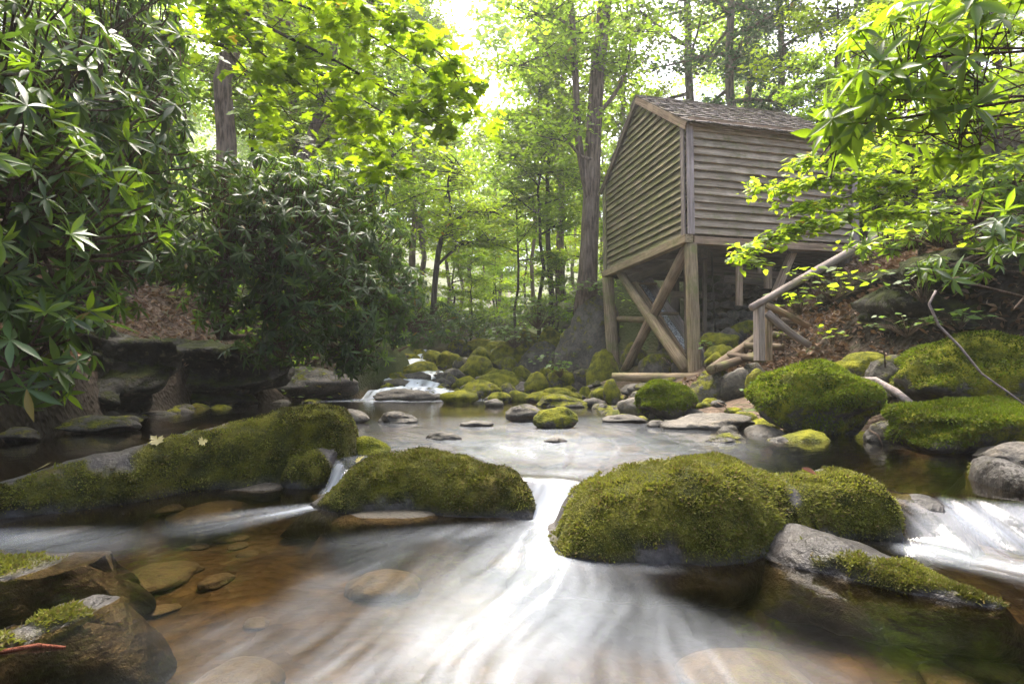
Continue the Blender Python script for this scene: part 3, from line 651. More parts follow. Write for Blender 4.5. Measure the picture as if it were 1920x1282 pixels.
# ---------------------------------------------------------------- water
def water():
    NY, NX = 560, 480
    gy = np.concatenate([np.linspace(-3.5, .5, 40), .55 * (13.9 / .55)**np.linspace(0, 1, NY)]); NY = len(gy); s = np.linspace(-1, 1, NX)
    Y = np.repeat(gy[:, None], NX, 1); X = s[None] * (1.0 + .98 * np.clip(Y, .9, 7.0))
    x, y = X.ravel(), Y.ravel()
    # gaps where the upper pool spills: x, y, strength
    gaps = [(.27, 3.22, 1.0), (-1.13, 3.5, .25), (2.1, 2.8, .6), (-3.0, 3.0, .25)]
    def vel(x, y):
        lip = np.interp(x, LIP_X, LIP_Y); up = sm((y - lip + .12) / .24)
        ux = np.full_like(x, .04); uy = np.full_like(x, -.16); lx = np.full_like(x, -.05); ly = np.full_like(x, -.30)
        for gx, gyy, st in gaps:
            dx, dy = gx - x, gyy - .15 - y; r2 = dx * dx + dy * dy + .04; ux += st * dx / r2 * .5; uy += st * dy / r2 * .5
            dx, dy = x - gx, y - (gyy + .15); r2 = dx * dx + dy * dy + .04; lx += st * dx / r2 * .45; ly += st * dy / r2 * .45
        dx, dy = x + 1.9, y - 13.3; r2 = dx * dx + dy * dy + .5; ux += 1.2 * dx / r2; uy += 1.2 * dy / r2
        nx_ = up * ux + (1 - up) * lx; ny_ = up * uy + (1 - up) * ly
        # gentle meander so the streaks are not ruled lines
        p = np.stack([x * 1.1, y * 1.1, np.zeros_like(x)], 1); wv = .30 * vnoise(p) + (1 - up) * (.36 * vnoise(p * 2.4 + 7) + .10 * vnoise(p * 6 + 3)) + up * .2 * vnoise(p * 2.5); sp = np.sqrt(nx_**2 + ny_**2) + 1e-6
        nx_, ny_ = nx_ / sp, ny_ / sp
        return nx_ - wv * ny_, ny_ + wv * nx_
    G = RNG.random((1024, 1024)); G2 = RNG.random((512, 512))
    def samp(x, y, sc1):
        i = (x * sc1 + 3000).astype(int); j = (y * sc1 + 3000).astype(int); return G[i % 1024, j % 1024]
    def lic(cell, steps, ds):
        acc = np.zeros_like(x); tw = 0
        for sg in (1, -1):
            px_, py_ = x.copy(), y.copy(); dd = ds * np.clip(y / 2.5, .6, 3)
            for k in range(steps):
                vx, vy = vel(px_, py_); px_ += sg * vx * dd; py_ += sg * vy * dd
                wt = 1 - k / steps
                sc1 = 1 / cell; fx = (px_ * sc1) % 512; fy = (py_ * sc1) % 512
                i0 = fx.astype(int); j0 = fy.astype(int); tx = fx - i0; ty = fy - j0
                v = (G2[i0, j0] * (1 - tx) * (1 - ty) + G2[(i0 + 1) % 512, j0] * tx * (1 - ty) + G2[i0, (j0 + 1) % 512] * (1 - tx) * ty + G2[(i0 + 1) % 512, (j0 + 1) % 512] * tx * ty)
                acc += wt * v; tw += wt
        a = acc / tw; return (a - a.mean()) / a.std()
    fine = lic(.024, 16, .014); coarse = lic(.055, 14, .035)
    lip = lipf(x)
    z = drop(x, y)
    cl = fbm(np.stack([x * 2.8, y * 2.0, x * 0 + 9], 1), 4); cl2 = fbm(np.stack([x * 7 + .5 * cl, y * 5, x * 0 + 4], 1), 4); S = .27 * fine + .20 * coarse + .50 * cl + .34 * cl2
    # foam density
    def jet(gx, gyy, dx, dy, w0, grow, L, amp, fall=1.0):
        L_ = math.hypot(dx, dy); dx, dy = dx / L_, dy / L_; a = (x - gx) * dx + (y - gyy) * dy; b = -(x - gx) * dy + (y - gyy) * dx
        wd = w0 + grow * np.maximum(a, 0); return amp * np.exp(-(b / wd)**2) * sm((a + .06) / .12) * np.exp(-(np.maximum(a, 0) / L)**2 * fall)
    D = np.zeros_like(x)
    D = np.maximum(D, jet(.27, 3.10, -.24, -1, .16, .16, 2.2, .90))
    D = np.maximum(D, jet(.25, 3.05, -.50, -1, .16, .16, 1.4, .40))
    D = np.maximum(D, jet(.30, 2.15, .32, -1, .10, .34, 1.2, .30))
    D = np.maximum(D, jet(.10, 2.95, -1.1, -.45, .1, .14, .8, .36))
    D = np.maximum(D, jet(-1.14, 3.42, -.7, -.75, .06, .22, .55, .85))
    D = np.maximum(D, jet(2.15, 2.72, -.15, -1, .30, .12, .35, .5))
    D = np.maximum(D, jet(1.75, 2.62, .75, -.75, .12, .12, 1.1, .62))
    D = np.maximum(D, jet(-3.0, 3.0, .25, -.8, .2, .25, .5, .85))
    D = np.maximum(D, jet(-2.6, 2.75, 1, -.12, .12, .16, .7, .5))
    # wide silky veil over the riffle above the lip, and below the far cascade
    up = sm((y - lip) / .15)
    rif = up * np.exp(-(((x - .05 * (y - 3)) - .0) / (1.1 + .16 * (y - 3.2)))**2) * (.60 * np.exp(-((y - 4.6) / 1.3)**2) + .25 * np.exp(-((y - 6.8) / 1.2)**2))
    D = np.maximum(D, rif)
    D = np.maximum(D, .55 * up * np.exp(-((x - .3) / .35)**2) * np.exp(-((y - 3.5) / .3)**2))
    D = np.maximum(D, .85 * np.exp(-((x + 2.5) / 1.5)**2) * sm((y - 11.6) / 1.6))
    fall = sm((lip + .10 - y) / .22) * sm((y - lip + .42) / .25)
    D = np.maximum(D, fall * (1.15 * np.exp(-((x - .27) / .26)**4) + .5 * np.exp(-((x - 2.25) / .3)**4) + .9 * np.exp(-((x + 1.13) / .10)**2)))
    # swirls where the lower pool runs past the boulders
    q = np.stack([x * 1.6, y * 1.6, np.full_like(x, 3.3)], 1)
    D = np.maximum(D, (1 - up) * .30 * np.clip(fbm(q, 3) + .1, 0, 1) * np.exp(-((x - .1) / 1.0)**2))
    foam = np.clip(D * (.62 + .30 * S) + .0, 0, .88) * sm(D / .12)
    foam = foam * (.64 + .22 * fall + .0 * x + .3 * sm((y - 11.5) / 1.5))
    foam = np.clip(foam + .02 * np.clip(S - .7, 0, 3) * sm((8 - y) / 3), 0, .95)
    # relief: streaks stand up a little, rapids more
    tur = np.clip(D, 0, 1)
    z = z + (.0004 + .003 * tur) * (.3 * fine + .9 * coarse) * np.clip(y / 3, .6, 2) + .02 * tur * fbm(np.stack([x * 2.4, y * 2.4, x * 0], 1), 2)
    hx, hy = 2.02, 2.74                                        # water mounding over the veiled rock
    V = np.stack([x, y, z], 1); i = (np.arange(NY - 1)[:, None] * NX + np.arange(NX - 1)[None]).ravel()
    Fc = np.stack([i, i + 1, i + NX + 1, i + NX], 1)
    link('stream_water', mkmesh('stream_water', V, Fc, M_WATER, True, {'foam': foam}), kind='structure')
    # the far cascade: a ribbon stepping down the boulders
    path = [(-4.2, 24.5), (-3.2, 21.5), (-3.6, 19.5), (-2.5, 18.0), (-3.3, 16.6), (-2.5, 15.4), (-2.5, 14.2), (-2.3, 13.2)]
    n = 160; t = np.linspace(0, len(path) - 1, n); cx = spl(range(len(path)), [p[0] for p in path], t); cyy = spl(range(len(path)), [p[1] for p in path], t)
    lev = np.interp(cyy, LEV_Y, LEV_Z); st = .22; zz = (np.floor(lev / st) + sm((lev / st - np.floor(lev / st)) * 2.2)) * st * .98 + .03
    wd = np.interp(t, [0, 3, 5, 7], [.35, .45, .7, 1.2]); M_ = 40; u = np.linspace(-1, 1, M_)
    X = cx[:, None] + wd[:, None] * u[None]; Y = np.repeat(cyy[:, None], M_, 1) + .12 * np.abs(u)[None]; Z = np.repeat(zz[:, None], M_, 1)
    q = np.stack([X.ravel() * 6, np.repeat(t, M_) * 1.2, Z.ravel() * 0], 1)
    Z = Z + (.03 * fbm(q, 3)).reshape(Z.shape) - .06 * (np.abs(u)**3)[None]
    fo = np.clip(.66 + .6 * fbm(q * np.array([2.2, 1, 1]), 3), .05, .93)
    V = np.stack([X.ravel(), Y.ravel(), Z.ravel()], 1); i = (np.arange(n - 1)[:, None] * M_ + np.arange(M_ - 1)[None]).ravel()
    link('cascade_water', mkmesh('cascade_water', V, np.stack([i, i + M_, i + M_ + 1, i + 1], 1), M_WATER, True, {'foam': fo}), kind='structure')
water()
def bed_stones():
    V0, F0 = ICO[3]; Vs = []; Fs = []; o = 0
    for k in range(420):
        y = random.uniform(.8, 9); x = random.uniform(-1, 1) * (.9 + .75 * y)
        r = .05 + .2 * random.random()**2.2; z = hz(x, y)
        if z > -.1 or (y < 2.7 and (abs(x + .1) < .75 or random.random() < .5)): continue
        P = V0 * (1 + .2 * fbm(V0 * 1.4 + k * 3.3, 2))[:, None] * np.array([r * random.uniform(.8, 1.5), r, r * .3])
        a = random.uniform(0, 6.28); c, s = math.cos(a), math.sin(a); P = P @ np.array([[c, s, 0], [-s, c, 0], [0, 0, 1]])
        Vs.append(P + np.array([x, y, z + r * .12])); Fs.append(F0 + o); o += len(V0)
    b = NB('bed_stone'); p = b.pos(); col = b.mix(b.ramp(b.noise(p, 2.2, 4), .4, .6), (.036, .029, .019), (.070, .056, .037))
    link('bed_stones', mkmesh('bed_stones', np.concatenate(Vs), np.concatenate(Fs), b.out(b.bsdf(b.mix(b.ramp(b.noise(p, 14, 5, .7), .42, .62), col, (.03, .026, .016)), .7, b.bump(b.noise(p, 30, 4), .7, .03)))), label='brown stones lying on the stream bed under water', cat='stones', kind='stuff')
bed_stones()

# ---------------------------------------------------------------- the mill
MO = Vector((3.57, 11.395, 3.39)); YAW = .233; MW, ML, MH, MR = 4.15, 3.90, 2.30, 1.465
EX = Vector((math.cos(YAW), math.sin(YAW), 0)); EY = Vector((-math.sin(YAW), math.cos(YAW), 0)); EZ = Vector((0, 0, 1))
def ml(x, y, z): return MO + EX * x + EY * y + EZ * z
mill = thing('mill', (3.57, 11.395, .6), 'weathered clapboard mill on log posts with shingled gable roof beside the stream', 'mill')
# dark inner walls behind the boards
def slab(name, pts, th, nrm, mat, parent):
    n = Vector(nrm) * th; V = [Vector(p) for p in pts]; V = V + [p + n for p in V]; k = len(pts); c = V[0].copy()
    m = bpy.data.meshes.new(name); Fl = [tuple(range(k))[::-1], tuple(range(k, 2 * k))] + [(i, (i + 1) % k, k + (i + 1) % k, k + i) for i in range(k)]
    m.from_pydata([tuple(v - c) for v in V], [], Fl); m.update(); m.materials.append(mat)
    return link(name, m, Matrix.Translation(c), parent)
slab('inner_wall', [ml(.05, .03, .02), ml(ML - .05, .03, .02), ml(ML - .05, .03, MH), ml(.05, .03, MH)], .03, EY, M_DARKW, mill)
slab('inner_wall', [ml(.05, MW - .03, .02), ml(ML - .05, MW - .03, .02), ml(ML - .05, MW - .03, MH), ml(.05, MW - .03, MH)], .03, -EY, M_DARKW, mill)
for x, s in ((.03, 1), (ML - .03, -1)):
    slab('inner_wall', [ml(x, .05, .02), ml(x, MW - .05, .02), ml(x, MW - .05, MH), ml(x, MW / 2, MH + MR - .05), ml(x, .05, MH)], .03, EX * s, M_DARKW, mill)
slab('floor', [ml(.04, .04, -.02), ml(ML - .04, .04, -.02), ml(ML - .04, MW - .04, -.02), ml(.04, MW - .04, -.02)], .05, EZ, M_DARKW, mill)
# clapboards on the eave side, each board its own part
n = 14; ex = MH / n
for i in range(n):
    z = ex * i; ln = random.choice([None, None, 1])
    for (xa, xb) in ([(.06, ML - .06)] if i % 4 else [(.06, ML * random.uniform(.45, .7)), (None, ML - .06)]):
        if xa is None: xa = xl_ + .004
        xl_ = xb; dz = random.uniform(-.008, .008)
        bar('clapboard', ml(xa, -.044, z + .082 + dz), ml(xb, -.044, z + .082 + dz + random.uniform(-.016, .016)), .032, .19, M_CLAP, mill, up=(EZ + EY * .40).normalized(), jit=.009)
# clapboards on the gable
n = 24; ex = (MH + MR) / n
for i in range(n):
    z = ex * i; zt = z + ex
    k = max(0, (zt - .02 - MH) / MR); ya, yb = MW / 2 * k + .05, MW - MW / 2 * k - .05
    if yb - ya < .15: continue
    k0 = max(0, (z - MH) / MR); cut = (k - k0) * MW / 2
    bar('clapboard', ml(-.044, yb, z + .075), ml(-.044, ya, z + .075 + random.uniform(-.014, .014)), .032, .18, M_CLAPG, mill, up=(EZ + EX * .40).normalized(), jit=.008)
# trim
for (x, y) in ((0, 0), (0, MW), (ML, 0), (ML, MW)):
    sx = -1 if x == 0 else 1; sy = -1 if y == 0 else 1
    bar('corner_board', ml(x + sx * .10, y - sy * .05, -.02), ml(x + sx * .10, y - sy * .05, MH - .02), .13, .03, M_TIMBG if y == 0 else M_CLAPG, mill, up=EX)
    bar('corner_board', ml(x + sx * .02, y + sy * .102, -.02), ml(x + sx * .02, y + sy * .102, MH - .02), .15, .03, M_TIMBG, mill, up=EY)
sl_ = MR / (MW / 2)
for s in (0, 1):
    ye = -.16 if s == 0 else MW + .16; zr = MH - .16 * sl_
    bar('rake_board', ml(-.13, ye, zr - .03), ml(-.13, MW / 2, MH + MR - .03), .03, .15, M_TIMB if s == 0 else M_DARKW, mill, up=EX.cross(Vector((0, 0, 1))) if False else EZ)
bar('fascia', ml(-.05, -.14, MH - .03), ml(ML + .05, -.14, MH - .03), .03, .16, M_TIMB, mill)
roof = None
def rp(x, v, s, off=0):      # point on the roof: x along ridge, v 0 at eave..1 at ridge
    oh = .24; y = -oh + v * (MW / 2 + oh); z = MH + (y) * sl_ + .05
    nrm = Vector((0, -sl_, 1)).normalized(); y2 = y if s == 0 else MW - y
    p = ml(x, y2, z); nn = (EY * (nrm.y if s == 0 else -nrm.y) + EZ * nrm.z)
    return p + nn * off, nn
pts = [rp(-.14, 0, 0)[0], rp(ML + .14, 0, 0)[0], rp(ML + .14, 1, 0)[0], rp(-.14, 1, 0)[0]]
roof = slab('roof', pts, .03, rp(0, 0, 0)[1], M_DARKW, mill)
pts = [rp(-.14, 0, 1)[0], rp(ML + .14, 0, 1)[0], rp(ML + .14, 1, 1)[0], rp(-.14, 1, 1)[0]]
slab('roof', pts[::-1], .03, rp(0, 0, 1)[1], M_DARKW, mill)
NR_, NC_ = 11, 27
def shingle_mesh(seed):
    rg = random.Random(seed); V = []; w2, L = .078, .34
    for x in (0, L):
        for (sy, sz) in ((-1, 0), (1, 0), (1, 1), (-1, 1)):
            V.append((x + (rg.uniform(-.03, .02) if x == 0 else 0), sy * w2 + rg.uniform(-.006, .006), sz * (.022 if x == 0 else .006) + (rg.uniform(0, .012) if x == 0 else 0)))
    return mkmesh('shingle', V, [(0, 3, 2, 1), (4, 5, 6, 7), (0, 1, 5, 4), (1, 2, 6, 5), (2, 3, 7, 6), (3, 0, 4, 7)], M_SHING, False)
SHM = [shingle_mesh(k) for k in range(7)]
stuffV, stuffF, oo = [], [], 0
for s in (0, 1):
    for r in range(NR_):
        for c in range(NC_):
            v = (r - .12) / NR_; x = -.15 + (c + .5 + .5 * (r % 2)) * (ML + .3) / (NC_ + .5) + random.uniform(-.01, .01)
            p, nn = rp(x, v, s, .036); p2, _ = rp(x, v + .1, s, .036); ax = (p2 - p).normalized(); yy = nn.cross(ax)
            lift = nn + ax * .05; M = Matrix(((ax.x, yy.x, nn.x, p.x), (ax.y, yy.y, nn.y, p.y), (ax.z, yy.z, nn.z, p.z), (0, 0, 0, 1))) @ Matrix.Rotation(random.uniform(-.03, .03), 4, 'Z') @ Matrix.Rotation(.045, 4, 'Y')
            if s == 0: link('shingle', SHM[(r * 5 + c * 3) % 7], M, roof)
            else:
                me = SHM[(r * 5 + c * 3) % 7]
                stuffV.append(np.array([tuple(M @ q.co) for q in me.vertices])); stuffF.append(np.array([tuple(f.vertices) for f in me.polygons]) + oo); oo += 8
link('shingles', mkmesh('shingles', np.concatenate(stuffV), np.concatenate(stuffF), M_SHING, False), None, roof, kind='stuff')
# floor frame
bar('sill_beam', ml(-.06, -.08, -.10), ml(-.06, MW + .1, -.10), .18, .16, M_TIMBM, mill)
bar('sill_beam', ml(.06, .0, -.12), ml(ML + .1, .0, -.12), .16, .15, M_TIMB, mill)
bar('sill_beam', ml(.0, MW, -.12), ml(ML + .1, MW, -.12), .16, .18, M_DARKW, mill)
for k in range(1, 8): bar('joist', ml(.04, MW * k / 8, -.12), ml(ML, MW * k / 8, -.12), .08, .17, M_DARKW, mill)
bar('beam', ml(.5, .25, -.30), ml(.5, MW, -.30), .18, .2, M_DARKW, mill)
def gz(p): return hz(p.x, p.y)
pn = ml(.04, .03, 0); bn = at(1303, 697, pn.y)
log('post', (bn.x, bn.y, .35), ml(.05, .05, -.18), .135, .125, M_TIMBM, mill, 14, 11, .015, 3)
bl = at(1154, 702, ml(0, MW, 0).y); log('post', (bl.x, bl.y, .35), ml(-.02, MW - .02, -.2), .17, .155, M_TIMBM, mill, 14, 11, .02, 4)
p3 = ml(.5, .9, 0); log('post', (p3.x, p3.y, .4), p3 - EZ * .2, .12, .12, M_DARKW, mill, 10, 8, .01, 5)
p3 = ml(1.0, 2.4, 0); log('post', (p3.x, p3.y, .4), p3 - EZ * .2, .12, .11, M_DARKW, mill, 10, 8, .01, 6)
for x, y in ((ML - .1, .1), (ML - .1, MW - .1)):
    p3 = ml(x, y, 0); bar('post', (p3.x, p3.y, gz(p3) - .2), p3 - EZ * .15, .2, .2, M_DARKW, mill, up=EX)
# cross braces in the gable bay, rail and foot log
d0, d1 = ml(0, MW, 0).y, ml(0, 0, 0).y
log('brace', at(1163, 512, 15.0), at(1288, 694, 11.75), .11, .13, M_TIMBM, mill, 12, 9, .02, 7)
log('brace', at(1290, 462, 11.7), at(1168, 702, 15.2), .12, .12, M_TIMB, mill, 12, 9, .02, 8)
log('rail', at(1160, 598, 15.4), at(1240, 600, 13.6), .08, .09, M_TIMBM, mill, 10, 6, .01, 9)
log('foot_log', at(1148, 706, 11.6), at(1316, 709, 11.0), .08, .1, M_TIMBM, mill, 12, 9, .01, 10)
# hanging boards, struts and the wheel shaft under the eave side
def hang(px, y0, y1, wpx, Y, mat): bar('hanger', at(px, y1, Y), at(px, y0, Y), wpx * Y / F, .06, mat, mill, up=EY)
hang(1386, 440, 573, 12, 11.7, M_TIMB); hang(1440, 500, 541, 14, 12.2, M_TIMB); hang(1424, 498, 512, 5, 12.2, M_TIMB)
tube('wheel_shaft', [at(1333, 446, 12.4), at(1336, 520, 12.4), at(1341, 622, 12.4)], [.022] * 3, M_BARKD, mill, 8)
hang(1321, 480, 624, 7, 12.6, M_DARKW)
bar('crossbeam', at(1354, 523, 12.3), at(1472, 533, 12.6), .14, .15, M_DARKW, mill)
bar('strut', at(1487, 472, 12.2), at(1448, 562, 12.0), .12, .14, M_TIMB, mill, up=EY)
bar('bracket', at(1478, 470, 12.1), at(1541, 468, 12.5), .12, .12, M_TIMBG, mill)
bar('crossbeam', at(1395, 512, 12.5), at(1500, 520, 12.9), .10, .16, M_TIMB, mill)
bar('crossbeam', at(1258, 552, 13.2), at(1316, 552, 12.6), .1, .14, M_DARKW, mill)
# flume running down under the mill
fl = thing('wooden_flume', at(1300, 690, 12.4), 'steep open wooden flume of grey boards between the mill posts', 'flume')
fa, fb = at(1186, 508, 15.6), at(1302, 678, 12.5); fx = (fb - fa).normalized(); side = fx.cross(EZ).normalized(); fu = side.cross(fx)
for s in (-.24, .24): bar('side_board', fa + side * s, fb + side * s, .05, .36, M_TIMBG if s < 0 else M_TIMB, fl, up=fu)
bar('bottom_board', fa - fu * .15, fb - fu * .15, .44, .04, M_DARKW, fl, up=fu)
for k in (.25, .6): bar('cross_tie', fa.lerp(fb, k) + side * .26 + fu * .19, fa.lerp(fb, k) - side * .26 + fu * .19, .06, .05, M_TIMB, fl, up=fu)
bb = NB('flume_water'); fwm = bb.out(bb.bsdf(bb.mix(bb.ramp(bb.noise(bb.pos(), 22, 5), .4, .6), (.2, .2, .22), (.75, .77, .8)), .2))
bar('flume_stream', fa - fu * .10, fb - fu * .10, .40, .03, fwm, fl, up=fu, label='white water running down the flume')

rgw = random.Random(77)
for r_ in range(6):
    for c_ in range(7):
        p = at(1318 + c_ * 17 + rgw.uniform(-5, 5) + r_ * 3, 628 - r_ * 19 + rgw.uniform(-4, 4), 12.9 + r_ * .09); rr = rgw.uniform(.10, .17)
        o = link('wall_stone', ROCKS[3][(r_ * 3 + c_) % 6], Matrix.Translation(p) @ Matrix.Diagonal((rr * rgw.uniform(1, 1.5), rr, rr * rgw.uniform(.6, .9), 1)) @ Matrix.Rotation(rgw.uniform(0, 6), 4, 'Z'), None, 'dark stone of the dry wall under the mill floor', 'stone', 'stones of the dry wall under the mill'); o['moss_amount'] = rgw.uniform(-.5, .1)
# ---------------------------------------------------------------- steps, handrail, railing post
def step(a, b, r, lab): return log('log_step', a, b, r * .8, r * .75, M_STEP, None, 10, 7, .02, random.randint(0, 99), label=lab, cat='step', group='log steps of the stairway')
G_ST = 'log steps of the stairway'
STEPS = [((1342, 690, 8.7), (1424, 664, 9.3), .085, 'lowest log of the stairway, lying across its foot'),
         ((1366, 665, 9.2), (1434, 672, 8.7), .08, 'second log of the stairway, behind the railing post foot'),
         ((1398, 648, 9.6), (1470, 651, 9.1), .08, 'third log of the stairway, under the slanting rails'),
         ((1426, 625, 10), (1505, 629, 9.5), .085, 'fourth log of the stairway, in leaf litter'),
         ((1466, 601, 10.4), (1535, 605, 10), .085, 'fifth log of the stairway, half under green plants'),
         ((1492, 583, 10.9), (1556, 586, 10.5), .085, 'sixth log of the stairway near its top'),
         ((1508, 565, 11.4), (1572, 567, 11), .085, 'topmost log of the stairway')]
for a, b, r, lab in STEPS:
    step(at(*a), at(*b), r, lab)
log('stair_stringer', at(1332, 694, 8.75), at(1420, 630, 10.3), .075, .065, M_STEP, None, 10, 7, .02, 3, label='slanting side log along the left of the stairway', cat='log')
rl = thing('railing', at(1431, 672, 8.6), 'rustic pole railing with stout split post beside the steps', 'railing')
bar('post', at(1424, 676, 8.6), at(1423, 570, 8.6), .11, .12, M_TIMBG, rl, up=EY)
bar('post', at(1438, 676, 8.7), at(1438, 571, 8.7), .10, .12, M_TIMB, rl, up=EY)
log('handrail', at(1409, 577, 8.5), at(1682, 425, 9.6), .055, .075, M_TIMBG, rl, 10, 13, .04, 12)
log('handrail', at(1674, 428, 9.7), at(1702, 409, 10), .05, .05, M_TIMBG, rl, 10, 4, .0, 13)
log('rail', at(1434, 571, 8.6), at(1513, 611, 9.1), .055, .045, M_TIMB, rl, 10, 7, .02, 14)
log('rail', at(1438, 586, 8.6), at(1519, 648, 8.5), .06, .05, M_TIMBG, rl, 10, 7, .02, 15)

# ---------------------------------------------------------------- trees
def limb_path(p, d, L, n=6, curve=.0, wob=.12, rg=random):
    p = Vector(p); d = Vector(d).normalized(); out = [p.copy()]
    for i in range(n):
        d = (d + Vector((rg.uniform(-wob, wob), rg.uniform(-wob, wob), rg.uniform(-wob, wob) + curve))).normalized()
        p = p + d * (L / n); out.append(p.copy())
    return out
def tree_mesh(seed, h, r, lo, spread, nl, nleaf, lsize, leafm, barkm, temp=T_TINY, up=.5, flat=.35, layer=.75):
    rg = random.Random(seed); R = np.random.default_rng(seed)
    wob = [Vector((rg.uniform(-1, 1), rg.uniform(-1, 1), 0)) * h * .012 for _ in range(8)]
    tp = [Vector((0, 0, h * i / 11)) + wob[i % 8] * (i > 0) for i in range(12)]; tp[0].z = -.6
    parts = [tube_arrays(tp, [r * (1.35 if i == 0 else 1 - .85 * i / 11) for i in range(12)], 10, .08, seed)]
    ends = []
    for i in range(nl):
        f = lo + (1 - lo) * (i + .3) / nl; z = f * h; a = i * 2.4 + rg.uniform(-.5, .5)
        k = (f - lo) / (1 - lo); L = spread * (1.05 - .75 * k) * rg.uniform(.7, 1.15) * (.6 + .4 * min(1, k * 4))
        b = tp[min(10, int(f * 11))]; d = Vector((math.cos(a), math.sin(a), up * (.5 + k)))
        lp = limb_path((b.x, b.y, z), d, L, 6, .02 - .05 * (1 - up), .15, rg); rr = r * (1 - .85 * f) * .45 + .012
        parts.append(tube_arrays(lp, [rr * (1 - .8 * j / 6) for j in range(7)], 6, 0, seed + i))
        for j in range(2, 7):
            for q in range(2):
                az = rg.uniform(0, 6.28); dd = Vector((math.cos(az), math.sin(az), rg.uniform(-.25, .25)))
                sp = limb_path(lp[j], dd, L * rg.uniform(.22, .45), 3, -.03, .2, rg); ends.append(sp)
                parts.append(tube_arrays(sp, [rr * .3, rr * .22, rr * .15, rr * .07], 4, 0, 0, False))
    V, Fc = join(parts); trunk = quads(V, Fc, 'trunk', barkm)
    E = np.array([[tuple(p) for p in e] for e in ends]); idx = R.integers(0, len(E), nleaf); s_ = R.random(nleaf)**.7 * 3; i0 = np.minimum(s_.astype(int), 2); tt = (s_ - i0)[:, None]
    P = E[idx, i0] * (1 - tt) + E[idx, i0 + 1] * tt; sg = spread * .09
    P = P + R.normal(0, 1, (nleaf, 3)) * np.array([sg, sg, sg * flat])
    nr = np.stack([R.normal(0, .45, nleaf), R.normal(0, .45, nleaf), np.full(nleaf, layer)], 1); az = R.random(nleaf) * 6.283
    ax = np.stack([np.cos(az), np.sin(az), R.normal(-.25, .3, nleaf)], 1)
    Vl, Fl, rn = leaf_arrays(*temp, P, ax, nr, lsize * (.7 + .6 * R.random(nleaf)))
    # light and dark clumps: a slow colour drift across the crown
    rn = np.clip(.6 * rn + .4 * (.5 + .5 * np.clip(fbm(np.repeat(P, len(temp[0]), 0) * .7, 2), -1, 1)), 0, .999)
    return trunk, mkmesh('crown', Vl, Fl, leafm, True, {'rnd': rn})
TV = {
 'tall0': tree_mesh(1, 19, .26, .30, 4.2, 20, 9000, .20, M_WOODL, M_BARKR),
 'tall1': tree_mesh(2, 21, .24, .25, 4.6, 22, 9000, .20, M_WOODL, M_BARK),
 'tall2': tree_mesh(3, 17, .20, .22, 4.0, 20, 8500, .19, M_WOODD, M_BARK),
 'mid0': tree_mesh(4, 10, .085, .38, 2.9, 18, 7000, .15, M_WOODL, M_BARKD, T_TINY, .35),
 'mid1': tree_mesh(5, 8, .07, .14, 2.6, 16, 6500, .14, M_BEECH, M_BARKD, T_TINY, .3),
 'mid2': tree_mesh(6, 12, .10, .40, 3.0, 20, 7500, .15, M_WOODD, M_BARKD, T_TINY, .4),
 'under': tree_mesh(8, 4.2, .04, .12, 1.7, 13, 3800, .12, M_WOODL, M_BARKD, T_TINY, .3),
 'hemlock': tree_mesh(7, 17, .20, .12, 3.3, 34, 14000, .16, M_HEML, M_BARK, T_TINY, -.05, .18),
}
def tree(var, px, Y, lab, base=None, scale=1.0, rot=None, lean=(0, 0), name='tree', group=None, thick=1.0, nocrown=False):
    x = at(px, 641, Y).x; z = hz(x, Y) - .05 if base is None else base
    M = Matrix.Translation((x, Y, z)) @ Matrix.Rotation(lean[0], 4, 'Y') @ Matrix.Rotation(lean[1], 4, 'X') @ Matrix.Rotation(random.uniform(0, 6.28) if rot is None else rot, 4, 'Z') @ Matrix.Diagonal((scale, scale, scale, 1))
    t = link(name, None, M, None, lab, 'tree', group); t.empty_display_size = .5
    a, b = TV[var]
    link('trunk', a, M @ Matrix.Diagonal((thick, thick, 1, 1)), t)
    if not nocrown: link('crown', b, M, t)
    return t
G_T = 'trees of the wood'
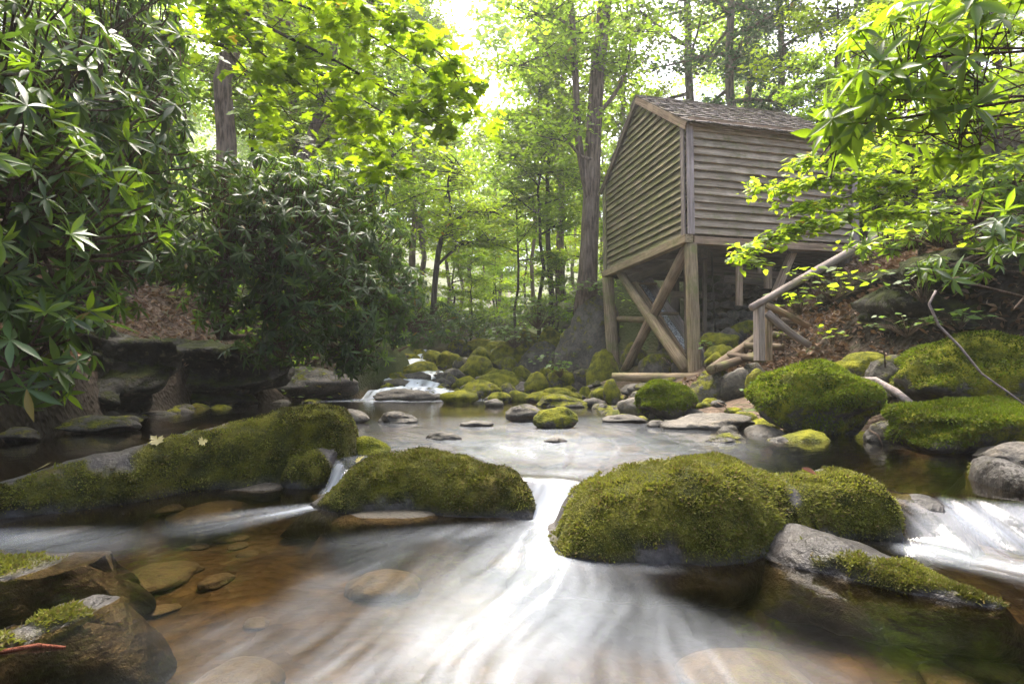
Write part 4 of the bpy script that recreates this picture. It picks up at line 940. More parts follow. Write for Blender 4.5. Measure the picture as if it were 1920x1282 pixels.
TREES = [
 ('tall0', 408, 15.5, 'thick reddish trunk rising behind the rhododendron on the left bank', 1.0, 1.15, (.02, 0)),
 ('tall2', 548, 21, 'straight purplish trunk right of the thick reddish trunk', 1.0, 1.1, (0, 0)),
 ('tall1', 300, 19, 'tall tree hidden behind the rhododendron crown on the left', 1.0, 1, (0, 0)),
 ('tall1', 120, 17, 'tall tree standing behind the darkest rhododendron at the left edge', .9, 1, (0, 0)),
 ('tall1', 640, 27, 'tall tree up the left slope above the bright maple bough', 1.0, 1, (.03, 0)),
 ('tall0', 772, 29, 'straight grey trunk, left of two standing close beyond the bend', .95, .8, (0, 0)),
 ('tall2', 788, 30, 'straight grey trunk, right of two standing close beyond the bend', 1.0, .8, (.01, 0)),
 ('mid0', 700, 19, 'slim leafy tree above the rhododendron beside the cascade', 1.0, 1, (.08, 0)),
 ('mid1', 850, 27, 'small bright leafy tree by the stream bend', 1.0, 1, (0, 0)),
 ('mid0', 966, 21, 'slender dark sapling standing clear in the middle of the valley', .9, .8, (.02, 0)),
 ('mid1', 925, 34, 'pale green leafy tree far up the middle of the valley', 1.1, 1, (0, 0)),
 ('mid0', 1015, 20, 'thin dark straight trunk, left one of a pair left of the double stemmed tree', 1.05, .9, (0, 0)),
 ('mid2', 1032, 22, 'mossy dark trunk, right one of a pair left of the double stemmed tree', 1.1, 1.1, (0, 0)),
 ('tall0', 1052, 27, 'pale grey trunk just left of the double stemmed tree', 1.0, .8, (0, 0)),
 ('tall2', 1180, 25, 'tree with yellow green crown behind the mill gable', .9, 1, (0, 0)),
 ('tall1', 1297, 24, 'grey trunk rising above the mill ridge', 1.0, 1, (0, 0)),
 ('hemlock', 1386, 20, 'blue green hemlock behind the mill roof', 1.0, 1, (0, 0)),
 ('hemlock', 1470, 24, 'second hemlock farther back, right of the mill roof', 1.0, 1, (0, 0)),
 ('tall0', 1420, 29, 'pale tall trunk between the two hemlocks', 1.0, .9, (-.02, 0)),
 ('tall1', 1668, 18.5, 'grey trunk standing behind the upper end of the handrail', 1.0, .9, (0, 0)),
 ('tall0', 1808, 16, 'stout grey trunk on the right slope behind the hanging leaves', 1.0, .9, (-.02, 0)),
 ('tall2', 1770, 22, 'thin grey trunk left of the stout one on the right slope', 1.0, .8, (.02, 0)),
 ('mid1', 1590, 17, 'bright leafy small tree behind the mill end', 1.0, 1, (0, 0)),
 ('mid1', 1745, 13.5, 'lime leaved small tree on the right slope', .9, 1, (0, 0)),
 ('mid0', 1890, 12.5, 'leafy small tree at the right edge of the slope', .9, 1, (0, 0)),
 ('mid1', 1230, 21, 'bright small tree seen between the mill and the double stemmed tree', .8, 1, (0, 0)),
 ('mid1', 1100, 27, 'bright small tree behind the big rock outcrop', .9, 1, (0, 0)),
 ('mid0', 470, 18, 'small leafy tree above the rhododendron thicket', 1.0, 1, (0, 0)),
 ('mid1', 610, 22, 'yellow green small tree beside the leaning trunk', 1.1, 1, (0, 0)),
 ('mid1', 745, 34, 'yellow green small tree deep in the valley on the left', 1.2, 1, (0, 0)),
 ('mid1', 985, 42, 'yellow green small tree deepest in the valley', 1.4, 1, (0, 0)),
 ('mid1', 1060, 36, 'yellow green small tree deep in the valley on the right', 1.3, 1, (0, 0)),
 ('under', 884, 25, 'thin understory sapling upstream of the boulder heap', 1.1, 1, (0, 0)),
 ('under', 1045, 19.5, 'low leafy sapling on the bank above the mossy ledge boulder', .8, 1, (0, 0)),
 ('under', 930, 30, 'understory sapling at the far bend of the stream', 1.2, 1, (0, 0)),
 ('under', 1545, 14.5, 'understory sapling in the gap right of the mill', 1.0, 1, (0, 0)),
 ('under', 1650, 13, 'understory sapling beyond the handrail', 1.0, 1, (0, 0)),
 ('under', 690, 24, 'understory sapling behind the rhododendron tips', 1.2, 1, (0, 0)),
 ('under', 1190, 19, 'understory sapling right of the double stemmed tree', 1.1, 1, (0, 0)),
]
for (v, px, Y, lab, s, th, ln) in TREES: tree(v, px, Y, lab, None, s, None, ln, thick=th)
# the double stemmed tree beside the mill
def custom_tree(name, lab, stems, bark, leaf_from, nleaf, lsize, leafm, spread, seed, cat='tree', ns=12):
    rg = random.Random(seed); R = np.random.default_rng(seed); b = stems[0][0][0]
    t = thing(name, b, lab, cat); ends = []
    for i, (path, rad) in enumerate(stems):
        n = len(path); tt = np.linspace(0, n - 1, 4 * n); P = np.stack([spl(range(n), [p[k] for p in path], tt) for k in range(3)], 1); rr = np.interp(tt, range(n), rad)
        V, Fc = tube_arrays([Vector(p) for p in P], rr, ns if i == 0 else 8, .07, seed + i)
        c = Vector(path[0]); link('trunk' if i == 0 else 'limb', quads(V - np.array(c), Fc, 'trunk', bark), Matrix.Translation(c), t)
        for k in range(int(len(P) * leaf_from), len(P)):
            for q in range(3):
                az = rg.uniform(0, 6.28); dd = Vector((math.cos(az), math.sin(az), rg.uniform(-.2, .5)))
                ends.append(limb_path(Vector(P[k]), dd, spread * rg.uniform(.5, 1.1), 3, -.05, .25, rg))
    tw = [tube_arrays(e, [.02, .014, .009, .004], 4, 0, 0, False) for e in ends]
    V, Fc = join(tw); c = np.array(b); link('twigs', quads(V - c, Fc, 'twigs', M_BARKD), Matrix.Translation(b), t)
    E = np.array([[tuple(p) for p in e] for e in ends]); idx = R.integers(0, len(E), nleaf); s_ = R.random(nleaf)**.6 * 3; i0 = np.minimum(s_.astype(int), 2); f = (s_ - i0)[:, None]
    P = E[idx, i0] * (1 - f) + E[idx, i0 + 1] * f + R.normal(0, 1, (nleaf, 3)) * spread * np.array([.12, .12, .05])
    az = R.random(nleaf) * 6.283; nr = np.stack([R.normal(0, .45, nleaf), R.normal(0, .45, nleaf), np.full(nleaf, .8)], 1)
    Vl, Fl, rn = leaf_arrays(*T_LEAF, P - c, np.stack([np.cos(az), np.sin(az), R.normal(-.3, .3, nleaf)], 1), nr, lsize * (.7 + .6 * R.random(nleaf)))
    link('crown', mkmesh('crown', Vl, Fl, leafm, True, {'rnd': rn}), Matrix.Translation(b), t)
    return t
D = 17.0
def pp(L, Y): return [at(px, py, Y) for px, py in L]
s1 = pp([(1098, 590), (1102, 520), (1106, 430), (1110, 330), (1114, 230), (1122, 120), (1132, 20), (1142, -150), (1150, -320)], D)
s2 = pp([(1106, 380), (1094, 320), (1084, 255), (1080, 170), (1076, 80), (1070, 0), (1060, -160)], D - .1)
s3 = pp([(1076, 120), (1060, 108), (1030, 100), (1000, 112), (970, 125)], D - .2)
s4 = pp([(1076, 60), (1055, 40), (1020, 22), (985, 35)], D - .3)
s5 = pp([(1116, 220), (1150, 180), (1175, 130), (1185, 60)], D - .2)
s6 = pp([(1112, 300), (1086, 290), (1055, 255), (1035, 262)], D - .2)
custom_tree('double_stemmed_tree', 'big double stemmed tree with rough brown bark standing left of the mill', [
    (s1, [.38, .29, .26, .25, .235, .225, .21, .16, .08]), (s2, [.14, .12, .11, .105, .10, .09, .05]), (s3, [.06, .05, .04, .03, .015]), (s4, [.06, .045, .035, .015]), (s5, [.07, .06, .04, .02]), (s6, [.05, .045, .03, .015])], M_BARKR, .55, 5200, .17, M_WOODL, 1.6, 21, 'tree', 14)
# curved dark tree above the cascade
D = 17.5
c1 = pp([(812, 590), (815, 540), (820, 490), (826, 455), (842, 425), (868, 405), (900, 395), (925, 398)], D); c2 = pp([(822, 495), (850, 470), (870, 458), (895, 452), (920, 455)], D - .1); c3 = pp([(838, 430), (845, 390), (840, 340), (855, 300)], D)
custom_tree('curved_tree', 'dark crooked tree arching over the cascade', [(c1, [.10, .09, .085, .08, .06, .05, .035, .02]), (c2, [.05, .045, .04, .03, .015]), (c3, [.05, .04, .03, .02])], M_BARKD, .45, 2600, .15, M_BEECH, 1.3, 22)
D = 16
custom_tree('leaning_tree', 'grey leaning trunk above the rhododendron thicket', [(pp([(552, 420), (562, 350), (578, 280), (596, 215), (612, 150), (630, 60), (640, -80)], D), [.17, .16, .15, .13, .12, .1, .05]), (pp([(575, 290), (600, 235), (640, 190)], D), [.06, .04, .02])], M_BARK, .6, 2600, .16, M_WOODL, 1.5, 23)
D = 8.6
custom_tree('bank_sapling', 'slim dark crooked sapling on the bank crest under hanging leaves', [(pp([(1730, 480), (1726, 430), (1716, 380), (1712, 320), (1700, 260), (1690, 180)], D), [.06, .055, .045, .04, .03, .015]), (pp([(1727, 440), (1742, 380), (1738, 320), (1752, 250)], D), [.035, .03, .025, .012])], M_BARKD, .5, 600, .11, M_BEECH, .7, 24)
def far_wood_and_shade_trees():
    Vs, Fs, Rn, o = [], [], [], 0; rg = random.Random(5)
    src = [TV['mid0'][1], TV['tall1'][1], TV['tall2'][1], TV['mid1'][1]]; cache = []
    for m in src:
        V = np.empty(len(m.vertices) * 3, np.float32); m.vertices.foreach_get('co', V); V = V.reshape(-1, 4, 3); R = np.empty(len(V) * 4, np.float32); m.attributes['rnd'].data.foreach_get('value', R); cache.append((V, R.reshape(-1, 4)))
    shade_trees = [(-8, -4), (8, -6), (-11, 2), (-9, 7)]  # unseen trees around the camera, added to shade the foreground
    for k in range(114):
        Y = rg.uniform(36, 78); X = rg.uniform(-1, 1) * Y * 1.0
        if k >= 110: X, Y = shade_trees[k - 110]
        if k < 110 and abs((X / Y * F + 960) - 905) < 45 and Y < 60 and rg.random() < .7: continue
        V, R = cache[rg.choice([0, 1, 1, 2, 2, 3]) if k < 110 else 1]; pick = np.arange(0, len(V), 4) + rg.randint(0, 3); pick = pick[pick < len(V)]
        a = rg.uniform(0, 6.28); c, s = math.cos(a), math.sin(a); W = V[pick].copy(); ctr = W.mean(1, keepdims=True); W = ctr + (W - ctr) * 2.0
        W = W.reshape(-1, 3) @ np.array([[c, s, 0], [-s, c, 0], [0, 0, 1]]) * rg.uniform(.85, 1.2) + np.array([X, Y, hz(X, Y)])
        Vs.append(W); n = len(pick); b = np.arange(n)[:, None] * 4 + o
        Fs.append(np.concatenate([b + np.array([[0, 2, 1]]), b + np.array([[0, 3, 2]])])); Rn.append(R[pick].ravel()); o += 4 * n
    link('far_wood_and_shade_trees', mkmesh('far_wood_and_shade_trees', np.concatenate(Vs), np.concatenate(Fs), M_WOODL, True, {'rnd': np.concatenate(Rn)}), None, None, 'mass of green trees closing the valley, plus unseen trees added to shade the foreground', 'wood', kind='stuff')
far_wood_and_shade_trees()
for k, (px, Y) in enumerate([(862, 36), (880, 40), (905, 44), (935, 39), (1000, 33), (1075, 40), (840, 33), (1130, 36), (720, 38), (660, 34), (1560, 30), (1620, 27), (1720, 28), (1860, 24)]):
    x = at(px, 641, Y).x; z = hz(x, Y)
    nb = ['left of the far bend', 'at the far bend', 'right of the far bend', 'far behind the slender dark sapling', 'behind the trunk pair', 'far behind the double stemmed tree', 'left of the crooked dark tree', 'far off, left of the mill gable', 'far up the left slope', 'behind the yellow green small tree', 'far behind the mill end', 'far beyond the handrail', 'far up the right slope', 'far off at the right edge'][k]
    t = thing('thin_tree', (x, Y, z), 'thin pale tree trunk ' + nb, 'tree', 'thin far trunks')
    h = random.uniform(9, 14); V, Fc = tube_arrays([Vector((random.uniform(-.1, .1) * i, 0, -.5 + h * i / 6)) for i in range(7)], [.14 * (1 - .1 * i) for i in range(7)], 7, .05, k)
    link('trunk', quads(V, Fc, 'trunk', M_BARK if k % 2 else M_BARKR), Matrix.Translation((x, Y, z)), t)

# ---------------------------------------------------------------- rhododendrons, boughs, plants
def place_leaf(mesh, pos, ax, nr, size, parent, width=1.0, name='leaf'):
    ax = Vector(ax).normalized(); y = Vector(nr).cross(ax).normalized(); z = ax.cross(y)
    M = Matrix(((ax.x * size, y.x * size * width, z.x * size, pos[0]), (ax.y * size, y.y * size * width, z.y * size, pos[1]), (ax.z * size, y.z * size * width, z.z * size, pos[2]), (0, 0, 0, 1)))
    return link(name, mesh, M, parent)
LM = {}
def leaf_mesh(key, T, mat):
    if key not in LM: LM[key] = mkmesh('leaf', T[0], T[1], mat, True)
    return LM[key]
def topix(P):
    P = np.asarray(P) - np.array([0, 0, CAMZ]); z = P[:, 1] * CF + P[:, 2] * SF; u = -P[:, 1] * SF + P[:, 2] * CF
    z_ = np.maximum(z, .05); return 960 + F * P[:, 0] / z_, 641 - F * u / z_, z
def rhodo(lab, lobes, ntips, lsize, root, seed, nobj=290, mat=M_RHODO, young=M_RHODOL, yf=.08, out=1.0, name='rhododendron', stem=.05, leaves=(8, 13), template=T_RHODO, mask=None, lean=Vector((0, 0, 0))):
    """whorls of long leaves at the ends of crooked stems, through ellipsoid lobes given as (centre, radii)"""
    rg = random.Random(seed); R = np.random.default_rng(seed); root = Vector(root)
    t = thing(name, root, lab, 'rhododendron' if 'rhodo' in name else 'bush')
    vol = np.array([l[1][0] * l[1][1] * l[1][2] for l in lobes])**.67; tips = []; guard = 0
    while len(tips) < ntips and guard < ntips * 30:
        guard += 1
        c, r = lobes[R.choice(len(lobes), p=vol / vol.sum())]
        d = R.normal(size=3); d /= np.linalg.norm(d); rad = R.random()**.25
        p = np.array(c) + d * np.array(r) * rad
        if mask is not None:
            px, py, z = topix(p[None])
            if not mask(px[0], py[0], p): continue
        tips.append((p, d, c))
    stems = []; ss = min(1, max(.5, stem / .04))
    for k, (p, d, c) in enumerate(tips):
        if k % 3 == 0:
            a = Vector(c).lerp(root, rg.uniform(.0, .5)); b = Vector(p); m = a.lerp(b, .5) + Vector((rg.uniform(-.15, .15), rg.uniform(-.15, .15), rg.uniform(-.2, .05)))
            stems.append(tube_arrays([a, a.lerp(m, .5), m, m.lerp(b, .6), b], [stem * .35, stem * .3, stem * .24, stem * .17, stem * .1], 5, 0, k, False))
        else:
            b = Vector(p); a = b - Vector(d) * rg.uniform(.12, .3) - Vector((0, 0, rg.uniform(.02, .15)))
            stems.append(tube_arrays([a, a.lerp(b, .5) + Vector((0, 0, -.02)), b], [.008 * ss, .007 * ss, .005 * ss], 4, 0, k, False))
    for c, r in lobes:
        m = root.lerp(Vector(c), .5) + Vector((rg.uniform(-.3, .3), rg.uniform(-.3, .3), .1)); stems.append(tube_arrays([root, root.lerp(m, .5), m, m.lerp(Vector(c), .5), Vector(c)], [stem, stem * .85, stem * .7, stem * .55, stem * .4], 8, .1, 1, False))
    V, Fc = join(stems); link('stems', quads(V - np.array(root), Fc, 'stems', M_TWIG), Matrix.Translation(root), t)
    pos, ax, nr, sz, yg = [], [], [], [], []
    for (p, d, c) in tips:
        tw = Vector(d) * .7 + Vector((rg.uniform(-.4, .4), rg.uniform(-.4, .4), .55)); tw.normalize(); nl = rg.randint(*leaves); y_ = rg.random() < yf
        u = tw.orthogonal().normalized(); v = tw.cross(u); ph = rg.uniform(0, 6.28); s = lsize * rg.uniform(.75, 1.2)
        for i in range(nl):
            a = ph + i * 2.399; o_ = u * math.cos(a) + v * math.sin(a); rise = rg.uniform(-.85, .45) if not y_ else rg.uniform(.3, 1.0)
            x = (o_ + tw * rise + Vector((0, 0, -.18))).normalized(); pos.append(p); ax.append(tuple(x)); nr.append(tuple((tw - o_ * rise * .6 + Vector((rg.gauss(0, .32), rg.gauss(0, .32), rg.gauss(0, .32)))).normalized())); sz.append(s * rg.uniform(.5, 1.15)); yg.append(y_)
    pos, ax, nr, sz, yg = np.array(pos), np.array(ax), np.array(nr), np.array(sz), np.array(yg)
    px, py, z = topix(pos); seen = (z > .3) & (px > -20) & (px < 1940) & (py > -20) & (py < 1300)
    big = np.where(seen, sz / np.maximum(z, .3), 0); order = np.argsort(-big); pick = order[:nobj]; pick = pick[big[pick] > 0]
    rest = np.setdiff1d(np.arange(len(pos)), pick); me = leaf_mesh('r' + mat.name, template, mat); mey = leaf_mesh('y' + young.name, template, young)
    for i in pick: place_leaf(mey if yg[i] else me, pos[i], ax[i], nr[i], sz[i], t)
    for sel, mm in ((rest[~yg[rest]], mat), (rest[yg[rest]], young)):
        if len(sel):
            Vl, Fl, rn = leaf_arrays(*template, pos[sel] - np.array(root), ax[sel], nr[sel], sz[sel])
            link('foliage', mkmesh('foliage', Vl, Fl, mm, True, {'rnd': rn}), Matrix.Translation(root), t, kind='stuff')
    return t
def L_(px, py, Y, rx, ry, rz): c = at(px, py, Y); return (tuple(c), (rx, ry, rz))
# left bank thicket
rhodo('dark glossy rhododendron hanging over the water at the near left edge', [L_(-40, 150, 3.6, .9, .8, .9), L_(60, 420, 3.4, .75, .7, .65), L_(20, 640, 3.3, .5, .5, .42), L_(-60, 330, 3.0, .6, .6, .8), L_(190, 230, 4.4, .7, .7, .75)], 470, .16, (-4.4, 4.6, .9), 31, yf=.16)
rhodo('tall dense rhododendron filling the upper left behind the nearest one', [L_(150, 120, 6.0, 1.4, .9, 1.3), L_(320, 250, 6.6, 1.2, .9, 1.0), L_(240, 430, 6.2, .9, .8, .55), L_(80, 330, 6.0, 1.2, .8, 1.0), L_(330, 60, 7, 1.0, .8, .9), L_(110, 560, 6.0, .8, .6, .45), L_(310, 500, 7.4, .55, .4, .22)], 1000, .165, (-5.2, 7.4, 1.4), 32, mask=lambda a, b, p: not (a > 350 and b < 310))
rhodo('grey green rhododendron drooping over the dark ledge in the left middle', [L_(420, 440, 7.8, 1.0, .8, .9), L_(560, 430, 8.2, 1.1, .9, 1.0), L_(470, 330, 8.2, .9, .8, .7), L_(630, 360, 9, .9, .8, .8), L_(560, 560, 8.4, .9, .7, .6), L_(430, 560, 8.6, .7, .5, .5), L_(520, 650, 8.8, .8, .6, .3)], 1000, .17, (-4.9, 9.6, 1.2), 33, yf=.06, mask=lambda a, b, p: b > 275 + .12 * abs(a - 430))
rhodo('rhododendron reaching out over the cascade pool with tips near the water', [L_(640, 560, 9.6, .9, .8, .8), L_(665, 650, 9.8, .65, .7, .5), L_(720, 540, 11, .8, .8, .8), L_(680, 450, 10.4, .9, .8, .7)], 700, .18, (-4.3, 12.3, 1.0), 34, yf=.06)
rhodo('farthest rhododendron of the left bank beside the cascade head', [L_(770, 600, 17, 1.6, 1.2, .8), L_(730, 540, 17.5, 1.3, 1.2, 1.0), L_(835, 610, 23, 1.8, 1.2, .7)], 420, .24, (-3.9, 18.5, 1.2), 35, nobj=0)
# right bank
rhodo('rhododendron branch with broad glossy leaves hanging in at the upper right', [L_(1700, 110, 2.7, .30, .3, .30), L_(1620, 190, 2.8, .30, .3, .18), L_(1800, 230, 2.9, .34, .3, .22), L_(1830, 90, 2.6, .3, .3, .25), L_(1560, 240, 2.9, .16, .2, .10)], 100, .155, tuple(at(2150, 260, 2.9)), 36, mat=M_RHODOL, young=M_RHODOL, yf=.25, template=T_RHODO2, leaves=(6, 9), stem=.012)
rhodo('small rhododendron with drooping whorl of pale backed leaves on the right bank', [L_(1800, 520, 4.2, .10, .1, .05), L_(1905, 470, 4.2, .14, .15, .12), L_(1880, 420, 4.4, .2, .2, .1), L_(1900, 580, 4.0, .1, .1, .06)], 12, .17, tuple(at(1930, 560, 4.9)), 37, yf=.3, template=T_RHODO2, leaves=(8, 11), stem=.014)
rhodo('rhododendron sprays on the crest of the right bank', [L_(1840, 410, 6.2, .7, .5, .3), L_(1750, 420, 7.5, .6, .5, .3), L_(1900, 340, 6.4, .5, .5, .4), L_(1660, 450, 7.6, .5, .4, .25), L_(1780, 500, 6.0, .5, .3, .2)], 150, .16, tuple(at(1850, 480, 7)), 38, mat=M_RHODOL, yf=.3, nobj=200)
# bare curved stem reaching down in front of the right bank boulders
tube('curved_sapling', [at(1755, 545, 4.0), at(1742, 570, 4.0), at(1760, 610, 4.0), at(1800, 650, 3.95), at(1840, 700, 3.9), at(1890, 735, 3.85), at(1930, 765, 3.8)], [.008, .009, .009, .008, .007, .006, .005], M_TIMBG, None, 7, label='bare pale stem curving down in front of the huge dark mossy boulder', cat='branch')
# leafy boughs
def bough(name, lab, branches, nleaf, lsize, mat, T, seed, spread, nobj=290, key='', flat=.25, droop=-.3):
    R = np.random.default_rng(seed); rg = random.Random(seed); root = Vector(branches[0][0]); t = thing(name, root, lab, 'bough'); parts = []; E = []
    for br, r in zip(branches, [(.022, .004)] + [(.012, .003)] * 99):
        n = len(br); tt = np.linspace(0, n - 1, 5 * n); P = np.stack([spl(range(n), [p[k] for p in br], tt) for k in range(3)], 1)
        V, Fc = tube_arrays([Vector(p) for p in P], np.linspace(r[0], r[1], len(P)), 6, 0, 0); c = Vector(br[0]); link('branch', quads(V - np.array(c), Fc, 'branch', M_BARKD), Matrix.Translation(c), t)
        for p in P[2:]:
            for q in range(2):
                az = rg.uniform(0, 6.28); E.append(limb_path(Vector(p), Vector((math.cos(az), math.sin(az), rg.uniform(-.3, .15))), spread * rg.uniform(.5, 1.2), 3, -.04, .2, rg))
    V, Fc = join([tube_arrays(e, [.004, .003, .002, .0012], 4, 0, 0, False) for e in E]); link('twigs', quads(V - np.array(root), Fc, 'twigs', M_BARKD), Matrix.Translation(root), t)
    E = np.array([[tuple(p) for p in e] for e in E]); idx = R.integers(0, len(E), nleaf); s_ = R.random(nleaf)**.7 * 3; i0 = np.minimum(s_.astype(int), 2); f = (s_ - i0)[:, None]
    P = E[idx, i0] * (1 - f) + E[idx, i0 + 1] * f + R.normal(0, 1, (nleaf, 3)) * spread * np.array([.12, .12, flat * .3])
    az = R.random(nleaf) * 6.283; ax = np.stack([np.cos(az), np.sin(az), R.normal(droop, .25, nleaf)], 1); nr = np.stack([R.normal(0, .35, nleaf), R.normal(-.25, .35, nleaf), np.full(nleaf, .8)], 1); sz = lsize * (.6 + .7 * R.random(nleaf))
    px, py, z = topix(P); keep = ~((((px > 330) & (px < 480) & (py > 75)) | ((px > 530) & (px < 625) & (py > 165))) & (R.random(nleaf) < .85)) if 'maple' in name else np.ones(nleaf, bool)
    P, ax, nr, sz, px, py, z = (q[keep] for q in (P, ax, nr, sz, px, py, z)); nleaf = len(P)
    big = np.where((z > .3) & (px > -10) & (px < 1930) & (py > -10), sz / np.maximum(z, .3), 0); o = np.argsort(-big); pick = o[:nobj]; pick = pick[big[pick] > 0]; rest = np.setdiff1d(np.arange(nleaf), pick)
    me = leaf_mesh('b' + mat.name + key, T, mat)
    for i in pick: place_leaf(me, P[i], ax[i], nr[i], sz[i], t)
    if len(rest):
        Vl, Fl, rn = leaf_arrays(*T, P[rest] - np.array(root), ax[rest], nr[rest], sz[rest]); link('foliage', mkmesh('foliage', Vl, Fl, mat, True, {'rnd': rn}), Matrix.Translation(root), t, kind='stuff')
D = 5.2
bough('maple_bough', 'bright yellow green maple bough hanging in from the top left', [pp([(300, -60), (420, 0), (520, 60), (640, 120), (760, 190), (850, 250)], D), pp([(430, -20), (560, 10), (680, 60), (790, 130), (870, 210)], D + .3), pp([(420, 10), (470, 80), (540, 140), (620, 200), (690, 235)], D + .2), pp([(360, 0), (400, 60), (450, 120), (520, 190), (560, 250)], D + .5), pp([(560, -50), (680, 0), (760, 50), (840, 120), (880, 190)], D - .2), pp([(500, -60), (600, -10), (700, 20), (780, 60)], D + .6)], 1900, .118, M_MAPLE, T_MAPLE, 41, .42)
D = 6.4
bough('maple_bough', 'maple bough behind the first one, reaching toward the sky gap', [pp([(330, 60), (430, 90), (560, 120), (700, 200), (790, 260)], D), pp([(560, 120), (640, 210), (700, 280), (740, 330)], D + .2), pp([(430, 100), (520, 220), (580, 300)], D + .3)], 900, .125, M_MAPLE, T_MAPLE, 42, .5, nobj=200)
D = 5.6
bough('lime_bough', 'lime green leafy bough drooping in front of the mill wall', [pp([(1800, 330), (1700, 340), (1600, 330), (1500, 340), (1420, 350)], D), pp([(1800, 400), (1680, 400), (1580, 400), (1500, 425), (1440, 450), (1385, 492)], D - .1), pp([(1780, 380), (1660, 365), (1560, 375), (1480, 390)], D + .1), pp([(1700, 300), (1620, 290), (1560, 305), (1500, 300)], D + .2)], 3200, .085, M_BEECH, T_LEAF, 43, .26, flat=.3)
D = 6.5
bough('lime_bough', 'lime green bough higher up behind the hanging rhododendron leaves', [pp([(1990, 60), (1860, 60), (1740, 40), (1620, 30)], D), pp([(1990, 160), (1870, 200), (1760, 220), (1650, 240)], D + .2), pp([(1980, 280), (1880, 300), (1780, 320)], D), pp([(1960, -20), (1820, -20), (1700, 10)], D + .3)], 1700, .11, M_BEECH, T_LEAF, 44, .45, nobj=200)
# low green plants
def plant(lab, px, py, Y, n, size, h, seed, mat=M_BEECH, T=T_LEAF, spread=.25, name='leafy_plant', wid=1.4):
    p = at(px, py, Y); rg = random.Random(seed); t = thing(name, p, lab, 'plant'); me = leaf_mesh('p' + mat.name + name, T, mat); st = []
    for i in range(n):
        a = rg.uniform(0, 6.28); r = spread * rg.random()**.6; q = p + Vector((math.cos(a) * r, math.sin(a) * r * .8, h * rg.uniform(.3, 1.1)))
        st.append(tube_arrays([p + Vector((0, 0, -.05)), p.lerp(q, .5) + Vector((0, 0, .04)), q], [.004, .003, .002], 4, 0, 0, False))
        b = rg.uniform(0, 6.28); place_leaf(me, q, (math.cos(b), math.sin(b), rg.uniform(-.4, .1)), (rg.gauss(0, .3), rg.gauss(-.35, .3), 1), size * rg.uniform(.6, 1.2), t, wid)
    V, Fc = join(st); link('stems', quads(V - np.array(p), Fc, 'stems', M_TWIG), Matrix.Translation(p), t)
plant('bright heart leaved plant cluster beside the upper steps', 1560, 560, 8.6, 60, .15, .45, 51, spread=.75)
plant('bright leafy clump left of the earthy hump by the handrail', 1500, 585, 8.8, 34, .13, .3, 52, spread=.5)
plant('lime seedlings growing on the crest behind the handrail', 1630, 490, 9.4, 40, .14, .35, 53, spread=.7)
plant('small green seedling in the leaf litter below the earthy hump', 1562, 640, 7.0, 12, .10, .2, 54, spread=.2)
plant('tiny yellow green seedling behind the railing post', 1465, 640, 8.6, 8, .08, .15, 55, spread=.15)
plant('small ferny plant at the base of the mossy boulder by the steps', 1420, 735, 7.9, 14, .12, .12, 56, M_SHRUB, spread=.25)
plant('small plant growing at the foot of the near mill post', 1322, 665, 10.9, 10, .10, .3, 57, M_SHRUB, spread=.15)
plant('plants and ferns crowning the big rock outcrop', 1105, 556, 16.4, 60, .22, .4, 58, M_SHRUB, spread=.9)
plant('leafy plant hanging on the left face of the big rock outcrop', 1036, 690, 15.6, 30, .15, .4, 59, M_SHRUB, spread=.6)
plant('bright leafy shrub on the bank left of the big rock outcrop', 1010, 615, 18, 150, .22, .9, 60, M_SHRUB, spread=1.2, name='leafy_shrub')
plant('pale leafy shrub trailing over the boulders below the bank', 965, 650, 18.3, 120, .20, .6, 61, M_SHRUB, spread=.95, name='leafy_shrub')
plant('small shrub rooted among the boulders below the outcrop', 1050, 705, 14.6, 45, .14, .35, 62, M_SHRUB, spread=.45)
plant('green seedlings on the litter slope below the overhanging bank rock', 1700, 625, 6.3, 30, .09, .2, 63, M_SHRUB, spread=.6)
plant('leafy sprouts along the top edge of the overhanging bank rock', 1760, 455, 6.3, 60, .13, .25, 64, M_BEECH, spread=.8)
plant('trailing leaves on the dark overhanging bank rock', 1730, 560, 6.0, 36, .09, .3, 65, M_SHRUB, spread=.5)
plant('fern tuft in the leaf litter near the grey sunk boulder', 1800, 610, 5.9, 22, .12, .15, 66, M_SHRUB, spread=.3)
# far low rhododendron along the stream head
rhodo('low blue green thicket at the head of the stream', [L_(960, 610, 26, 2.2, 1.2, .8), L_(880, 605, 28, 1.8, 1.2, .9), L_(1000, 590, 30, 2, 1.2, 1.0)], 260, .28, tuple(at(940, 625, 27)), 39, nobj=0, mat=M_SHRUB, young=M_SHRUB, name='leafy_thicket')

